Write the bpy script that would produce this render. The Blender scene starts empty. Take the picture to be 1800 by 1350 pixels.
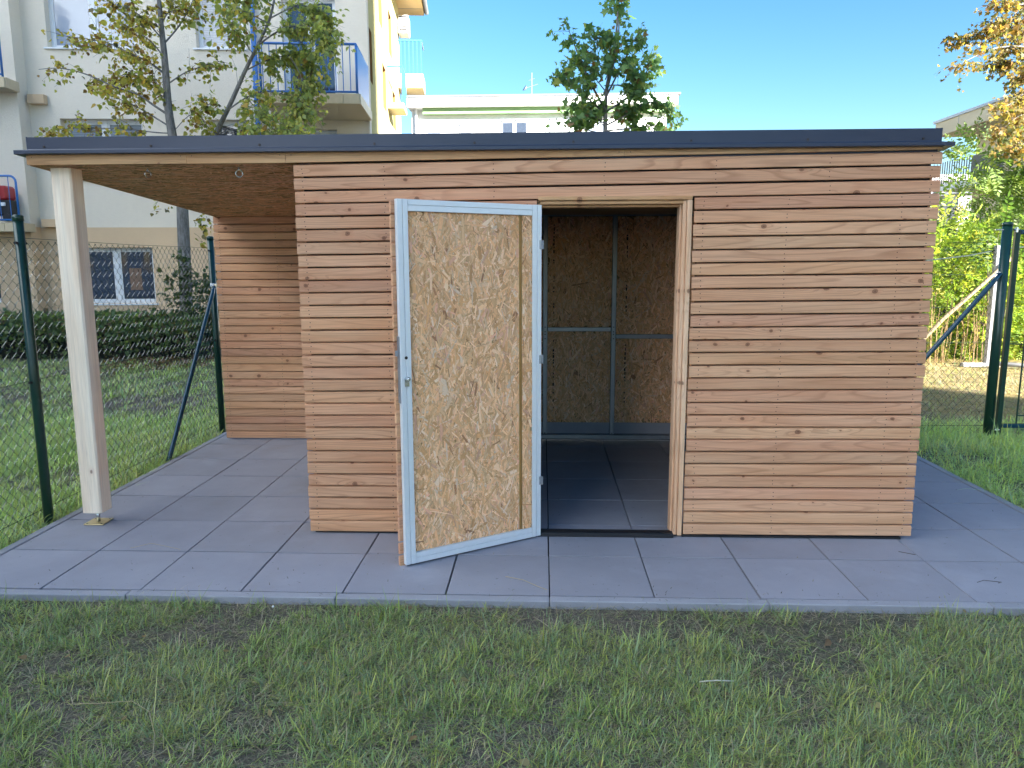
import bpy, bmesh, math, random
import numpy as np
from mathutils import Vector, Matrix, Euler
R = math.radians
random.seed(7); rng = np.random.default_rng(11)
scn = bpy.context.scene
col = scn.collection

# ------------------------------------------------------------------ camera
CAM = Vector((2.4627, -3.4108, 1.5661)); YAW, PITCH, ROLL, FPX = -.0408, .1571, -.0030, 1326.08
_f = Vector((math.sin(YAW)*math.cos(PITCH), math.cos(YAW)*math.cos(PITCH), -math.sin(PITCH)))
_r = Vector((math.cos(YAW), -math.sin(YAW), 0)); _u = _r.cross(_f)
cR, sR = math.cos(ROLL), math.sin(ROLL)
_r, _u = cR*_r + sR*_u, -sR*_r + cR*_u
cd = bpy.data.cameras.new('camera'); cam = bpy.data.objects.new('camera', cd); col.objects.link(cam)
cd.sensor_fit = 'HORIZONTAL'; cd.sensor_width = 36; cd.lens = FPX/1800*36
cd.clip_start = .05; cd.clip_end = 2000
M = Matrix((( _r.x, _u.x, -_f.x, CAM.x), (_r.y, _u.y, -_f.y, CAM.y), (_r.z, _u.z, -_f.z, CAM.z), (0, 0, 0, 1)))
cam.matrix_world = M
scn.camera = cam
def at(px, py, y):                       # point of the photograph's ray at depth y
    d = _f + _r*((px-900)/FPX) - _u*((py-675)/FPX)
    return CAM + d*((y-CAM.y)/d.y)

# ------------------------------------------------------------------ sky, sun, exposure
SUN_EL = R(22); SUN_AZ = math.atan2(.735, -.68)      # azimuth from +Y clockwise towards +X
w = bpy.data.worlds.new('World'); scn.world = w; w.use_nodes = True
nt = w.node_tree; nt.nodes.clear()
sky = nt.nodes.new('ShaderNodeTexSky'); sky.sky_type = 'NISHITA'; sky.sun_disc = False
sky.sun_elevation = SUN_EL; sky.sun_rotation = SUN_AZ
sky.air_density = 1.0; sky.dust_density = .1; sky.ozone_density = 2.2
bg = nt.nodes.new('ShaderNodeBackground'); bg.inputs['Strength'].default_value = .038
ow = nt.nodes.new('ShaderNodeOutputWorld')
hs = nt.nodes.new('ShaderNodeHueSaturation'); hs.inputs['Saturation'].default_value = 1.3
nt.links.new(sky.outputs[0], hs.inputs['Color']); nt.links.new(hs.outputs[0], bg.inputs[0]); nt.links.new(bg.outputs[0], ow.inputs[0])
sl = bpy.data.lights.new('sun', 'SUN'); sl.energy = 5.0; sl.angle = R(.5); sl.color = (1, .965, .91)
so = bpy.data.objects.new('sun', sl); col.objects.link(so)
sd = Vector((math.sin(SUN_AZ)*math.cos(SUN_EL), math.cos(SUN_AZ)*math.cos(SUN_EL), math.sin(SUN_EL)))
so.rotation_euler = sd.to_track_quat('Z', 'Y').to_euler(); so.location = (20, -15, 20)
scn.view_settings.view_transform = 'Standard'; scn.view_settings.look = 'None'
scn.view_settings.gamma = 1; scn.view_settings.use_curve_mapping = False
scn.view_settings.exposure = 2.95

# ------------------------------------------------------------------ helpers
def obj(name, me, mats=None, parent=None, loc=(0, 0, 0), rot=(0, 0, 0), **props):
    o = bpy.data.objects.new(name, me); col.objects.link(o)
    o.location = loc; o.rotation_euler = rot
    if parent: o.parent = parent
    if me is not None and mats is not None and len(me.materials) == 0:
        for m in (mats if isinstance(mats, (list, tuple)) else [mats]): me.materials.append(m)
    for k, v in props.items(): o[k] = v
    return o
def thing(name, label, cat, loc=(0, 0, 0), rot=(0, 0, 0), group=None):
    o = obj(name, None, loc=loc, rot=rot); o.empty_display_size = .2
    o['label'] = label; o['category'] = cat
    if group: o['group'] = group
    return o
def tag(o, label, cat, group=None):
    o['label'] = label; o['category'] = cat
    if group: o['group'] = group
    return o
def mesh(name, V, F, smooth=False):
    me = bpy.data.meshes.new(name); me.from_pydata([tuple(v) for v in V], [], [tuple(f) for f in F]); me.update()
    if smooth: me.polygons.foreach_set('use_smooth', [True]*len(me.polygons))
    return me
def tri_mesh(name, V, T, colors=None, uv=None, smooth=False):
    V = np.asarray(V, np.float32); T = np.asarray(T, np.int32)
    me = bpy.data.meshes.new(name)
    me.vertices.add(len(V)); me.vertices.foreach_set('co', V.ravel())
    me.loops.add(T.size); me.loops.foreach_set('vertex_index', T.ravel())
    me.polygons.add(len(T)); me.polygons.foreach_set('loop_start', np.arange(0, T.size, 3, dtype=np.int32))
    me.update(calc_edges=True)
    if colors is not None:
        a = me.color_attributes.new('Col', 'FLOAT_COLOR', 'POINT')
        a.data.foreach_set('color', np.c_[colors, np.ones(len(V))].astype(np.float32).ravel())
    if uv is not None:
        l = me.uv_layers.new(name='UVMap'); l.data.foreach_set('uv', np.asarray(uv, np.float32)[T.ravel()].ravel())
    if smooth: me.polygons.foreach_set('use_smooth', np.ones(len(T), bool))
    return me
class MB:
    """collects boxes, bars and tubes into one mesh"""
    def __init__(s): s.V = []; s.F = []; s.M = []
    def add(s, V, F, m=0):
        b = len(s.V); s.V += [tuple(v) for v in V]; s.F += [tuple(i+b for i in f) for f in F]; s.M += [m]*len(F); return s
    def box(s, x0, x1, y0, y1, z0, z1, c=0, m=0):
        if c <= 0:
            V = [(x, y, z) for z in (z0, z1) for y in (y0, y1) for x in (x0, x1)]
            return s.add(V, [(0, 2, 3, 1), (4, 5, 7, 6), (0, 1, 5, 4), (2, 6, 7, 3), (0, 4, 6, 2), (1, 3, 7, 5)], m)
        bm = bmesh.new(); bmesh.ops.create_cube(bm, size=1)
        for v in bm.verts: v.co = Vector(((x0+x1)/2+v.co.x*(x1-x0), (y0+y1)/2+v.co.y*(y1-y0), (z0+z1)/2+v.co.z*(z1-z0)))
        bmesh.ops.bevel(bm, geom=list(bm.edges), offset=c, segments=1, affect='EDGES')
        bm.verts.index_update()
        s.add([v.co[:] for v in bm.verts], [[v.index for v in f.verts] for f in bm.faces], m); bm.free(); return s
    def prism(s, prof, x0, x1, m=0, caps=True):      # profile of (y, z) along x
        n = len(prof)
        V = [(x0, y, z) for y, z in prof] + [(x1, y, z) for y, z in prof]
        F = ([tuple(range(n))[::-1], tuple(range(n, 2*n))] if caps else []) + [(i, (i+1) % n, n+(i+1) % n, n+i) for i in range(n)]
        return s.add(V, F, m)
    def poly(s, pts, axis, a, b, m=0):    # 2D outline extruded along an axis
        n = len(pts)
        def mk(p, t): return {'x': (t, p[0], p[1]), 'y': (p[0], t, p[1]), 'z': (p[0], p[1], t)}[axis]
        V = [mk(p, a) for p in pts] + [mk(p, b) for p in pts]
        F = [tuple(range(n))[::-1], tuple(range(n, 2*n))] + [(i, (i+1) % n, n+(i+1) % n, n+i) for i in range(n)]
        return s.add(V, F, m)
    def tube(s, pts, rad, n=6, m=0, closed=False):
        pts = [Vector(p) for p in pts]; k = len(pts)
        rad = rad if isinstance(rad, (list, tuple)) else [rad]*k
        V = []; F = []; prev = None
        for i, p in enumerate(pts):
            if closed: t = pts[(i+1) % k]-pts[i-1]
            else: t = pts[min(i+1, k-1)]-pts[max(i-1, 0)]
            t.normalize()
            if prev is None:
                a = Vector((0, 0, 1)) if abs(t.z) < .9 else Vector((1, 0, 0)); a = (a-t*a.dot(t)).normalized()
            else: a = (prev-t*prev.dot(t)).normalized()
            prev = a; b = t.cross(a)
            for j in range(n):
                q = 2*math.pi*j/n; V.append(p+(a*math.cos(q)+b*math.sin(q))*rad[i])
        for i in range(k if closed else k-1):
            i2 = (i+1) % k
            for j in range(n):
                F.append((i*n+j, i*n+(j+1) % n, i2*n+(j+1) % n, i2*n+j))
        if not closed: F += [tuple(range(n))[::-1], tuple(range((k-1)*n, k*n))]
        return s.add(V, F, m)
    def me(s, name, smooth=False):
        me = mesh(name, s.V, s.F, smooth); me.polygons.foreach_set('material_index', s.M)
        return me

# ------------------------------------------------------------------ node helpers and materials
def newmat(name):
    m = bpy.data.materials.new(name); m.use_nodes = True; t = m.node_tree
    return m, t, t.nodes['Principled BSDF']
class N:
    def __init__(s, t): s.t = t
    def __call__(s, typ, ins=None, **kw):
        n = s.t.nodes.new('ShaderNode'+typ)
        for k, v in kw.items(): setattr(n, k, v)
        for k, v in (ins or {}).items():
            i = n.inputs[k]
            if isinstance(v, bpy.types.NodeSocket): s.t.links.new(v, i)
            else: i.default_value = v
        return n
    def math(s, op, a, b=0., c=0.): return s('Math', {0: a, 1: b, 2: c}, operation=op).outputs[0]
    def noise(s, vec, scale, det=3, rough=.55, dim='3D'):
        return s('TexNoise', {'Vector': vec, 'Scale': scale, 'Detail': det, 'Roughness': rough}, noise_dimensions=dim).outputs[0]
    def map(s, vec, sc=(1, 1, 1), loc=(0, 0, 0)):
        return s('Mapping', {'Vector': vec, 'Scale': sc, 'Location': loc}).outputs[0]
    def mix(s, fac, a, b, blend='MIX'):
        n = s.t.nodes.new('ShaderNodeMix'); n.data_type = 'RGBA'; n.blend_type = blend
        for k, v in ((0, fac), (6, a), (7, b)):
            if isinstance(v, bpy.types.NodeSocket): s.t.links.new(v, n.inputs[k])
            else: n.inputs[k].default_value = v if k == 0 else (*v, 1)
        return n.outputs[2]
    def ramp(s, fac, stops, interp='LINEAR'):
        n = s('ValToRGB', {0: fac}); e = n.color_ramp.elements; n.color_ramp.interpolation = interp
        while len(e) < len(stops): e.new(.5)
        for i, (p, c) in enumerate(stops):
            e[i].position = p; e[i].color = (*c, 1) if isinstance(c, (tuple, list)) else (c, c, c, 1)
        return n.outputs[0]
    def bump(s, h, strength=.3, dist=.01): return s('Bump', {'Height': h, 'Strength': strength, 'Distance': dist}).outputs[0]
def plain(name, c, rough=.6, metal=0, var=.1, scale=8, bump=0, spec=.5):
    m, t, p = newmat(name); n = N(t); tc = n('TexCoord').outputs['Object']
    f = n.noise(tc, scale, 5, .6)
    k = n.math('MULTIPLY_ADD', f, 2*var, 1-var)
    t.links.new(n.mix(1, c, n('CombineColor', {0: k, 1: k, 2: k}).outputs[0], 'MULTIPLY'), p.inputs['Base Color'])
    p.inputs['Roughness'].default_value = rough; p.inputs['Metallic'].default_value = metal
    p.inputs['Specular IOR Level'].default_value = spec
    if bump: t.links.new(n.bump(n.noise(tc, scale*12, 4, .7), bump, .01), p.inputs['Normal'])
    return m
def wood(name, tones, knotc=(.14, .055, .03), line=.45, knots=.55, axis='x', rough=.62, ringf=13.0):
    m, t, p = newmat(name); n = N(t); oi = n('ObjectInfo').outputs['Random']
    xyz = n('SeparateXYZ', {0: n('TexCoord').outputs['Object']})
    X, Y, Z = xyz.outputs
    if axis == 'z': X, Z = Z, n.math('ADD', X, n.math('MULTIPLY', Y, 1.0))
    else: Z = n.math('ADD', Z, n.math('MULTIPLY', Y, .6))
    off = n.math('MULTIPLY', oi, 137.3); off2 = n.math('MULTIPLY', oi, 59.7)
    x = n.math('ADD', X, off); z = n.math('ADD', Z, off2)
    v2 = n('CombineXYZ', {0: x, 1: z, 2: 0.}).outputs[0]
    wob = n.noise(n.map(v2, (20, 30, 1)), 1, 2, .5, '2D')
    vor = n('TexVoronoi', {'Vector': n('CombineXYZ', {0: n.math('ADD', n.math('MULTIPLY', x, .8), n.math('MULTIPLY', wob, .012)), 1: n.math('ADD', z, n.math('MULTIPLY', wob, .008)), 2: 0.}).outputs[0], 'Scale': 4.6, 'Randomness': 1.0}, voronoi_dimensions='2D')
    d = vor.outputs['Distance']; cc = n('SeparateColor', {0: vor.outputs['Color']})
    keep = n.math('GREATER_THAN', cc.outputs[0], 1-knots)
    size = n.math('MULTIPLY_ADD', cc.outputs[1], .042, .022)
    dn = n.math('DIVIDE', d, size)
    knot = n.math('MULTIPLY', n('MapRange', {'Value': dn, 1: .75, 2: 1.15, 3: 1., 4: 0.}).outputs[0], keep)
    halo = n.math('MULTIPLY', n('MapRange', {'Value': dn, 1: .9, 2: 3.4, 3: 1., 4: 0.}, interpolation_type='SMOOTHSTEP').outputs[0], keep)
    kring = n.math('SINE', n.math('MULTIPLY', dn, 9))
    ps = n('SeparateXYZ', {0: vor.outputs['Position']}); vi = n('SeparateXYZ', {0: vor.inputs['Vector'].links[0].from_socket})
    ddx = n.math('MULTIPLY', n.math('SUBTRACT', vi.outputs[0], ps.outputs[0]), .22); ddz = n.math('SUBTRACT', vi.outputs[1], ps.outputs[1])
    dl = n.math('SQRT', n.math('ADD', n.math('MULTIPLY', ddx, ddx), n.math('MULTIPLY', ddz, ddz)))
    bend = n.math('MULTIPLY', n.math('MULTIPLY', n('MapRange', {'Value': dl, 1: .0, 2: .030, 3: 1., 4: 0.}, interpolation_type='SMOOTHSTEP').outputs[0], keep), 1.9)
    big = n.noise(n.map(v2, (.55, 8, 1)), 1, 1, .35, '2D')
    ph = n.math('ADD', n.math('MULTIPLY', big, ringf), bend)
    ph = n.math('ADD', ph, n.math('MULTIPLY', n.noise(n.map(v2, (9, 60, 1)), 1, 2, .5, '2D'), .12))
    fr = n.math('FRACT', ph)
    ring = n.ramp(fr, [(0, 0.), (.6, .04), (.86, 1.), (.92, .9), (1, 0.)])
    fib = n.noise(n.map(v2, (5, 420, 1)), 1, 3, .6, '2D'); fib2 = n.noise(n.map(v2, (1.6, 60, 1)), 1, 3, .55, '2D')
    base = n.ramp(oi, tones)
    r2 = n.math('FRACT', n.math('MULTIPLY', oi, 17.17))
    lum = n.math('MULTIPLY_ADD', r2, .24, 1.09)
    base = n.mix(1, base, n('CombineColor', {0: lum, 1: lum, 2: lum}).outputs[0], 'MULTIPLY')
    blot = n.noise(n.map(v2, (1.1, 9, 1)), 1, 2, .5, '2D')
    base = n.mix(n('MapRange', {'Value': blot, 1: .35, 2: .7}).outputs[0], base, n.mix(1, base, (.92, .84, .78), 'MULTIPLY'))
    lstr = n.math('MULTIPLY_ADD', n.math('FRACT', n.math('MULTIPLY', oi, 7.77)), .6*line, .4*line)
    base = n.mix(n.math('MULTIPLY', ring, lstr), base, n.mix(1, base, (.46, .33, .25), 'MULTIPLY'))
    k = n.math('MULTIPLY_ADD', fib, .5, .75); base = n.mix(1, base, n('CombineColor', {0: k, 1: k, 2: k}).outputs[0], 'MULTIPLY')
    k = n.math('MULTIPLY_ADD', fib2, .3, .85); base = n.mix(1, base, n('CombineColor', {0: k, 1: k, 2: k}).outputs[0], 'MULTIPLY')
    base = n.mix(n.math('MULTIPLY', halo, .22), base, n.mix(1, base, (.7, .45, .32), 'MULTIPLY'))
    base = n.mix(n.math('MULTIPLY', knot, n.math('MULTIPLY_ADD', kring, .14, .74)), base, knotc)
    t.links.new(base, p.inputs['Base Color']); p.inputs['Roughness'].default_value = rough
    p.inputs['Specular IOR Level'].default_value = .3
    hh = n.math('ADD', n.math('MULTIPLY', fib, .6), n.math('MULTIPLY', ring, .5))
    t.links.new(n.bump(hh, .25, .0015), p.inputs['Normal'])
    return m
LARCH = [(0, (.53, .29, .168)), (.25, (.56, .325, .192)), (.5, (.50, .268, .165)), (.7, (.58, .345, .205)), (.85, (.54, .305, .17)), (1, (.51, .275, .17))]
M_larch = wood('larch_cladding', LARCH, (.13, .05, .028), .45, .55)
M_trim = wood('larch_trim', [(0, (.52, .30, .15)), (.5, (.58, .36, .19)), (1, (.5, .29, .15))], knots=.4, line=.35)
M_jamb = wood('door_frame_wood', [(0, (.54, .35, .22)), (1, (.60, .40, .26))], knots=.35, axis='z', line=.3)
M_post = wood('spruce_post', [(0, (.80, .68, .545)), (1, (.82, .70, .56))], knotc=(.25, .13, .08), knots=.35, axis='z', line=.09, ringf=9)
M_nail = plain('nail_steel', (.05, .04, .04), .5, .6)
M_dark = plain('black_membrane', (.006, .006, .007), .9)
M_alu = plain('brushed_aluminium', (.74, .77, .80), .45, .25, .06, 30)
M_steel = plain('galvanised_steel', (.34, .36, .40), .45, .7, .15, 14)
M_zinc = plain('yellow_zinc_plate', (.75, .60, .32), .35, .7, .15, 30)
M_rod = plain('zinc_rod', (.6, .64, .68), .25, 1.0)
M_flash = plain('anthracite_sheet_metal', (.026, .036, .066), .38, .1, .12, 3)
M_green = plain('green_coated_steel', (.010, .042, .032), .28, 0, .15, 12)
M_bluegreen = plain('blue_green_coated_steel', (.010, .05, .085), .22, 0, .15, 12)
M_wire = plain('green_coated_wire', (.022, .036, .030), .25, .0, .2, 30, spec=.9)

def osb_material(name, gain=1.0):
    m, t, p = newmat(name); n = N(t)
    c = n('Attribute', attribute_name='Col').outputs['Color']
    uv = n('SeparateXYZ', {0: n('UVMap').outputs[0]})
    g = n.noise(n('CombineXYZ', {0: n.math('MULTIPLY', uv.outputs[0], 1.3), 1: n.math('MULTIPLY', uv.outputs[1], 9), 2: 0.}).outputs[0], 1, 3, .6, '2D')
    k = n.math('MULTIPLY_ADD', g, .5, .75)
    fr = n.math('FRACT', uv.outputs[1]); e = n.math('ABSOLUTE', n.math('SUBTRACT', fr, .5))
    k = n.math('MULTIPLY', k, n('MapRange', {'Value': e, 1: .36, 2: .47, 3: 1., 4: .62}).outputs[0])  # strand rims darkened in the colour, standing in for shade between strands
    k = n.math('MULTIPLY', k, gain)
    t.links.new(n.mix(1, c, n('CombineColor', {0: k, 1: k, 2: k}).outputs[0], 'MULTIPLY'), p.inputs['Base Color'])
    p.inputs['Roughness'].default_value = .55; p.inputs['Specular IOR Level'].default_value = .35
    return m
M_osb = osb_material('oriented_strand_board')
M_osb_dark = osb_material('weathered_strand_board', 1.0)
OSB_T = np.array([(.56, .38, .22), (.62, .46, .29), (.52, .33, .17), (.66, .52, .37), (.48, .29, .15), (.58, .39, .24), (.56, .36, .27), (.62, .54, .44), (.30, .16, .09)])
OSB_P = np.array([.2, .2, .14, .14, .07, .12, .06, .05, .02])
def osb_mesh(name, w, h, t, n, bias=0., spread=.55, lmax=.16, seed=0):
    """board in the local x-z plane, face at y=-t, built of single wood strands"""
    g = np.random.default_rng(seed)
    L = np.clip(g.lognormal(math.log(.085), .5, n), .02, lmax); W = np.clip(g.lognormal(math.log(.012), .6, n), .004, .042)
    W = np.minimum(W, L*.45)
    order = np.argsort(-(L*W)*g.lognormal(0, 1.1, n)); L = L[order]; W = W[order]
    a = np.pi/2 + bias + g.normal(0, spread, n); a = np.where(g.random(n) < .22, g.uniform(0, np.pi, n), a)
    cx = g.uniform(0, w, n); cz = g.uniform(0, h, n)
    ci = g.choice(len(OSB_T), n, p=OSB_P/OSB_P.sum())
    C = OSB_T[ci]*g.uniform(.95, 1.45, (n, 1))*np.array([1.20, .97, .82])
    q1 = g.uniform(.5, 1, (n, 4)); tap = g.uniform(.55, 1, (n, 2))
    lx = np.stack([-L/2, -L/2*(1-.25*q1[:, 0]), L/2*(1-.3*q1[:, 1]), L/2, L/2*(1-.2*q1[:, 2]), -L/2*(1-.3*q1[:, 3])], 1)
    ly = np.stack([W*0, -W/2*tap[:, 0], -W/2, W*0+W*.1, W/2*tap[:, 1], W/2], 1)
    ca, sa = np.cos(a)[:, None], np.sin(a)[:, None]
    x = np.clip(cx[:, None]+lx*ca-ly*sa, 0, w); z = np.clip(cz[:, None]+lx*sa+ly*ca, 0, h)
    yb = -t-.0002-.0020*np.arange(n)[:, None]/n - g.uniform(0, .0006, n)[:, None]
    y = yb - lx/L[:, None]*g.normal(0, .0007, n)[:, None] - ly/W[:, None]*g.normal(0, .0005, n)[:, None]
    y = np.minimum(y, -t-.0001)
    V = np.stack([x, y, z], 2).reshape(-1, 3)
    uo = g.uniform(0, 400, n)[:, None]; vi = np.floor(g.uniform(0, 400, n))[:, None]
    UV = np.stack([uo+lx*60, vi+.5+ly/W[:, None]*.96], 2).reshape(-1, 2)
    b = (np.arange(n)*6)[:, None]
    T = np.concatenate([b+np.array([[0, 1, 5]]), b+np.array([[1, 2, 5]]), b+np.array([[2, 4, 5]]), b+np.array([[2, 3, 4]])])
    k = len(V)
    BV = [(x_, y_, z_) for z_ in (0, h) for y_ in (-t, 0) for x_ in (0, w)]
    BT = []
    for f in [(0, 2, 3, 1), (4, 5, 7, 6), (0, 1, 5, 4), (2, 6, 7, 3), (0, 4, 6, 2), (1, 3, 7, 5)]:
        BT += [(f[0], f[1], f[2]), (f[0], f[2], f[3])]
    V = np.r_[V, BV]; T = np.r_[T, np.array(BT)+k]
    CC = np.r_[np.repeat(C, 6, 0), np.tile([(.38, .22, .08)], (8, 1))]; UV = np.r_[UV, np.tile([(.5, .5)], (8, 1))]
    return tri_mesh(name, V, T, CC, UV)

def concrete(name, c, var=.16):
    m, t, p = newmat(name); n = N(t); oi = n('ObjectInfo').outputs['Random']
    tc = n('VectorMath', {0: n('TexCoord').outputs['Object'], 1: n('CombineXYZ', {0: n.math('MULTIPLY', oi, 91.), 1: n.math('MULTIPLY', oi, 33.), 2: 0.}).outputs[0]}, operation='ADD').outputs[0]
    k = n.math('MULTIPLY_ADD', n.noise(tc, 3.2, 4, .6), 2*var, 1-var)
    k = n.math('MULTIPLY', k, n.math('MULTIPLY_ADD', oi, .10, .95))
    k = n.math('MULTIPLY', k, n.math('MULTIPLY_ADD', n.noise(tc, 260, 2, .6), .36, .82))
    b = n.mix(1, c, n('CombineColor', {0: k, 1: k, 2: k}).outputs[0], 'MULTIPLY')
    st = n('MapRange', {'Value': n.noise(tc, 2.1, 5, .65), 1: .56, 2: .74}).outputs[0]
    b = n.mix(n.math('MULTIPLY', st, .45), b, (.37, .37, .42))
    sp = n('MapRange', {'Value': n.noise(tc, 38, 2, .5), 1: .70, 2: .76}).outputs[0]
    b = n.mix(n.math('MULTIPLY', sp, .5), b, (.09, .085, .085))
    b = n.mix(n.math('MULTIPLY', n('MapRange', {'Value': n.noise(tc, 1.3, 4, .6), 1: .55, 2: .8}).outputs[0], .4), b, (.22, .19, .165))
    t.links.new(b, p.inputs['Base Color']); p.inputs['Roughness'].default_value = .78; p.inputs['Specular IOR Level'].default_value = .3
    t.links.new(n.bump(n.noise(tc, 420, 3, .7), .18, .002), p.inputs['Normal'])
    return m
M_slab = concrete('grey_paving_concrete', (.285, .282, .315))
M_kerb = concrete('kerb_concrete', (.30, .30, .325))
M_joint = plain('joint_sand', (.012, .012, .012), .95)

def ground_material():
    m, t, p = newmat('soil_and_turf'); n = N(t); tc = n('TexCoord').outputs['Object']
    xyz = n('SeparateXYZ', {0: tc})
    a = n.noise(tc, .9, 5, .6); b = n.noise(tc, 14, 5, .7); d = n.noise(tc, 90, 3, .7)
    soil = n.mix(b, (.065, .054, .046), (.18, .15, .125)); soil = n.mix(n.math('MULTIPLY', d, .4), soil, (.22, .185, .155))
    turf = n.mix(b, (.03, .05, .016), (.075, .105, .03))
    c = n.mix(n.math('MULTIPLY', n('MapRange', {'Value': a, 1: .42, 2: .6}).outputs[0], .35), soil, turf)
    # dry strip of litter beyond the right-hand fence
    px = n('MapRange', {'Value': xyz.outputs[0], 1: 4.5, 2: 6.0}).outputs[0]; py = n('MapRange', {'Value': xyz.outputs[1], 1: 4.0, 2: 4.8}).outputs[0]
    dry = n.mix(b, (.20, .15, .075), (.42, .32, .12))
    c = n.mix(n.math('MULTIPLY', n.math('MULTIPLY', px, py), n('MapRange', {'Value': n.noise(tc, 2.5, 4, .6), 1: .25, 2: .5}).outputs[0]), c, dry)
    t.links.new(c, p.inputs['Base Color']); p.inputs['Roughness'].default_value = .95; p.inputs['Specular IOR Level'].default_value = .1
    t.links.new(n.bump(n.math('ADD', b, n.math('MULTIPLY', d, .5)), .7, .02), p.inputs['Normal'])
    return m
M_ground = ground_material()
def leaf_material(name, obj_tones=None, trans=.5, rough=.5):
    m, t, p = newmat(name); n = N(t)
    if obj_tones: c = n.ramp(n('ObjectInfo').outputs['Random'], obj_tones, 'CONSTANT')
    else: c = n('Attribute', attribute_name='Col').outputs['Color']
    t.links.new(c, p.inputs['Base Color']); p.inputs['Roughness'].default_value = rough; p.inputs['Specular IOR Level'].default_value = .3
    tr = n('BsdfTranslucent', {'Color': n.mix(1, c, (1.5, 1.6, .7), 'MULTIPLY')})
    ms = n('MixShader', {0: trans, 1: p.outputs[0], 2: tr.outputs[0]})
    t.links.new(ms.outputs[0], t.nodes['Material Output'].inputs[0])
    return m
M_leaf = leaf_material('foliage'); M_grass = leaf_material('grass_blades', None, .16, .36)
def bark_material(name, c0, c1):
    m, t, p = newmat(name); n = N(t); tc = n('TexCoord').outputs['Object']
    a = n.noise(n.map(tc, (9, 9, 2)), 4, 5, .7); b = n.noise(tc, 30, 3, .6)
    c = n.mix(n('MapRange', {'Value': a, 1: .35, 2: .65}).outputs[0], c0, c1); c = n.mix(n.math('MULTIPLY', b, .4), c, (.06, .05, .04))
    t.links.new(c, p.inputs['Base Color']); p.inputs['Roughness'].default_value = .9
    t.links.new(n.bump(a, .6, .02), p.inputs['Normal'])
    return m
M_bark = bark_material('grey_bark', (.12, .11, .10), (.27, .26, .25)); M_twig = plain('brown_twig', (.08, .06, .045), .9)
def render_wall(name, c, sc=9):
    m, t, p = newmat(name); n = N(t); tc = n('TexCoord').outputs['Object']
    s = n.noise(n.map(tc, (1, 1, 3.2)), sc, 5, .7); f = n.noise(n.map(tc, (4, 4, 14)), 7, 4, .65); big = n.noise(tc, .6, 4, .6)
    k = n.math('MULTIPLY_ADD', s, .10, .92); k = n.math('MULTIPLY', k, n.math('MULTIPLY_ADD', big, .22, .88))
    b = n.mix(1, c, n('CombineColor', {0: k, 1: k, 2: k}).outputs[0], 'MULTIPLY')
    t.links.new(b, p.inputs['Base Color']); p.inputs['Roughness'].default_value = .9; p.inputs['Specular IOR Level'].default_value = .15
    t.links.new(n.bump(f, .6, .03), p.inputs['Normal'])
    return m
M_cream = render_wall('cream_render', (.89, .79, .66)); M_ochre = render_wall('ochre_plinth_render', (.78, .56, .36))
M_side = render_wall('pale_yellow_render', (.54, .47, .22)); M_white = render_wall('white_render', (.80, .80, .78))
M_beige = render_wall('beige_render', (.60, .53, .40)); M_greywall = render_wall('grey_render', (.42, .42, .44))
M_pvc = plain('white_plastic_frame', (.78, .79, .82), .35, 0, .03, 10)
M_blue = plain('blue_painted_steel', (.035, .17, .50), .35, 0, .12, 8)
M_tile = plain('cream_edge_tile', (.62, .5, .33), .5, 0, .15, 12)
M_soffit = plain('ochre_soffit_board', (.62, .44, .2), .7, 0, .08, 5)
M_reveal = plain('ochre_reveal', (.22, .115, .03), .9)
M_gutter = plain('grey_gutter', (.22, .24, .28), .4, .5)
def glass(name, c, rough=.04, ior=1.6, stripes=0, mixc=None):
    m, t, p = newmat(name); n = N(t); tc = n('TexCoord').outputs['Object']
    k = n.noise(tc, 1.7, 3, .5)
    b = n.mix(k, c, mixc or tuple(x*1.6 for x in c))
    if stripes:
        z = n('SeparateXYZ', {0: tc}).outputs[2]
        b = n.mix(n('MapRange', {'Value': n.math('FRACT', n.math('MULTIPLY', z, stripes)), 1: .0, 2: .35, 3: .55, 4: 0.}).outputs[0], b, tuple(x*.45 for x in c))
    t.links.new(b, p.inputs['Base Color']); p.inputs['Roughness'].default_value = rough; p.inputs['IOR'].default_value = ior
    p.inputs['Specular IOR Level'].default_value = .8
    t.links.new(n.bump(n.noise(tc, 2.2, 2, .5), .04, .05), p.inputs['Normal'])
    return m
M_glass = glass('dark_window_glass', (.03, .035, .05)); M_glass_blind = glass('glass_over_grey_blind', (.20, .22, .25), .08, 1.5, 22)
M_glass_pale = glass('glass_over_pale_curtain', (.34, .38, .46), .06, 1.55, 0, (.26, .30, .38)); M_paper = plain('brown_paper', (.22, .14, .10), .8)
M_red = plain('red_plastic', (.42, .03, .035), .4); M_black = plain('black_plastic', (.015, .015, .018), .5)

# ------------------------------------------------------------------ the setting: ground, paving, kerb
ZG = -.035
gm = mesh('ground', [(-400, -400, ZG), (400, -400, ZG), (400, 400, ZG), (-400, 400, ZG)], [(0, 1, 2, 3)])
obj('ground', gm, M_ground, kind='structure')
pav = MB(); pav.box(-.503, 5.503, .003, 3.503, ZG+.004, -.024)
pavo = obj('pavement', pav.me('pavement_bed'), M_joint, kind='structure')
slab_me = MB().box(.0036, .4964, .0058, .4942, -.03, 0, .0012).me('paving_slab')
for i in range(12):
    for j in range(7):
        o = obj('paving_slab', slab_me, M_slab, pavo, (-.5+i*.5+random.uniform(-.0012, .0012), j*.5+random.uniform(-.001, .001), random.uniform(-.0012, .0012)),
                (random.uniform(-.0016, .0016), random.uniform(-.0016, .0016), random.uniform(-.001, .001)))
kerb = MB(); kerb.box(-.55, 5.55, -.052, -.012, ZG+.002, -.02)
kerb.box(-.56, -.51, -.012, 3.5, ZG+.002, -.02); kerb.box(5.51, 5.56, -.012, 3.5, ZG+.002, -.02)
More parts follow.
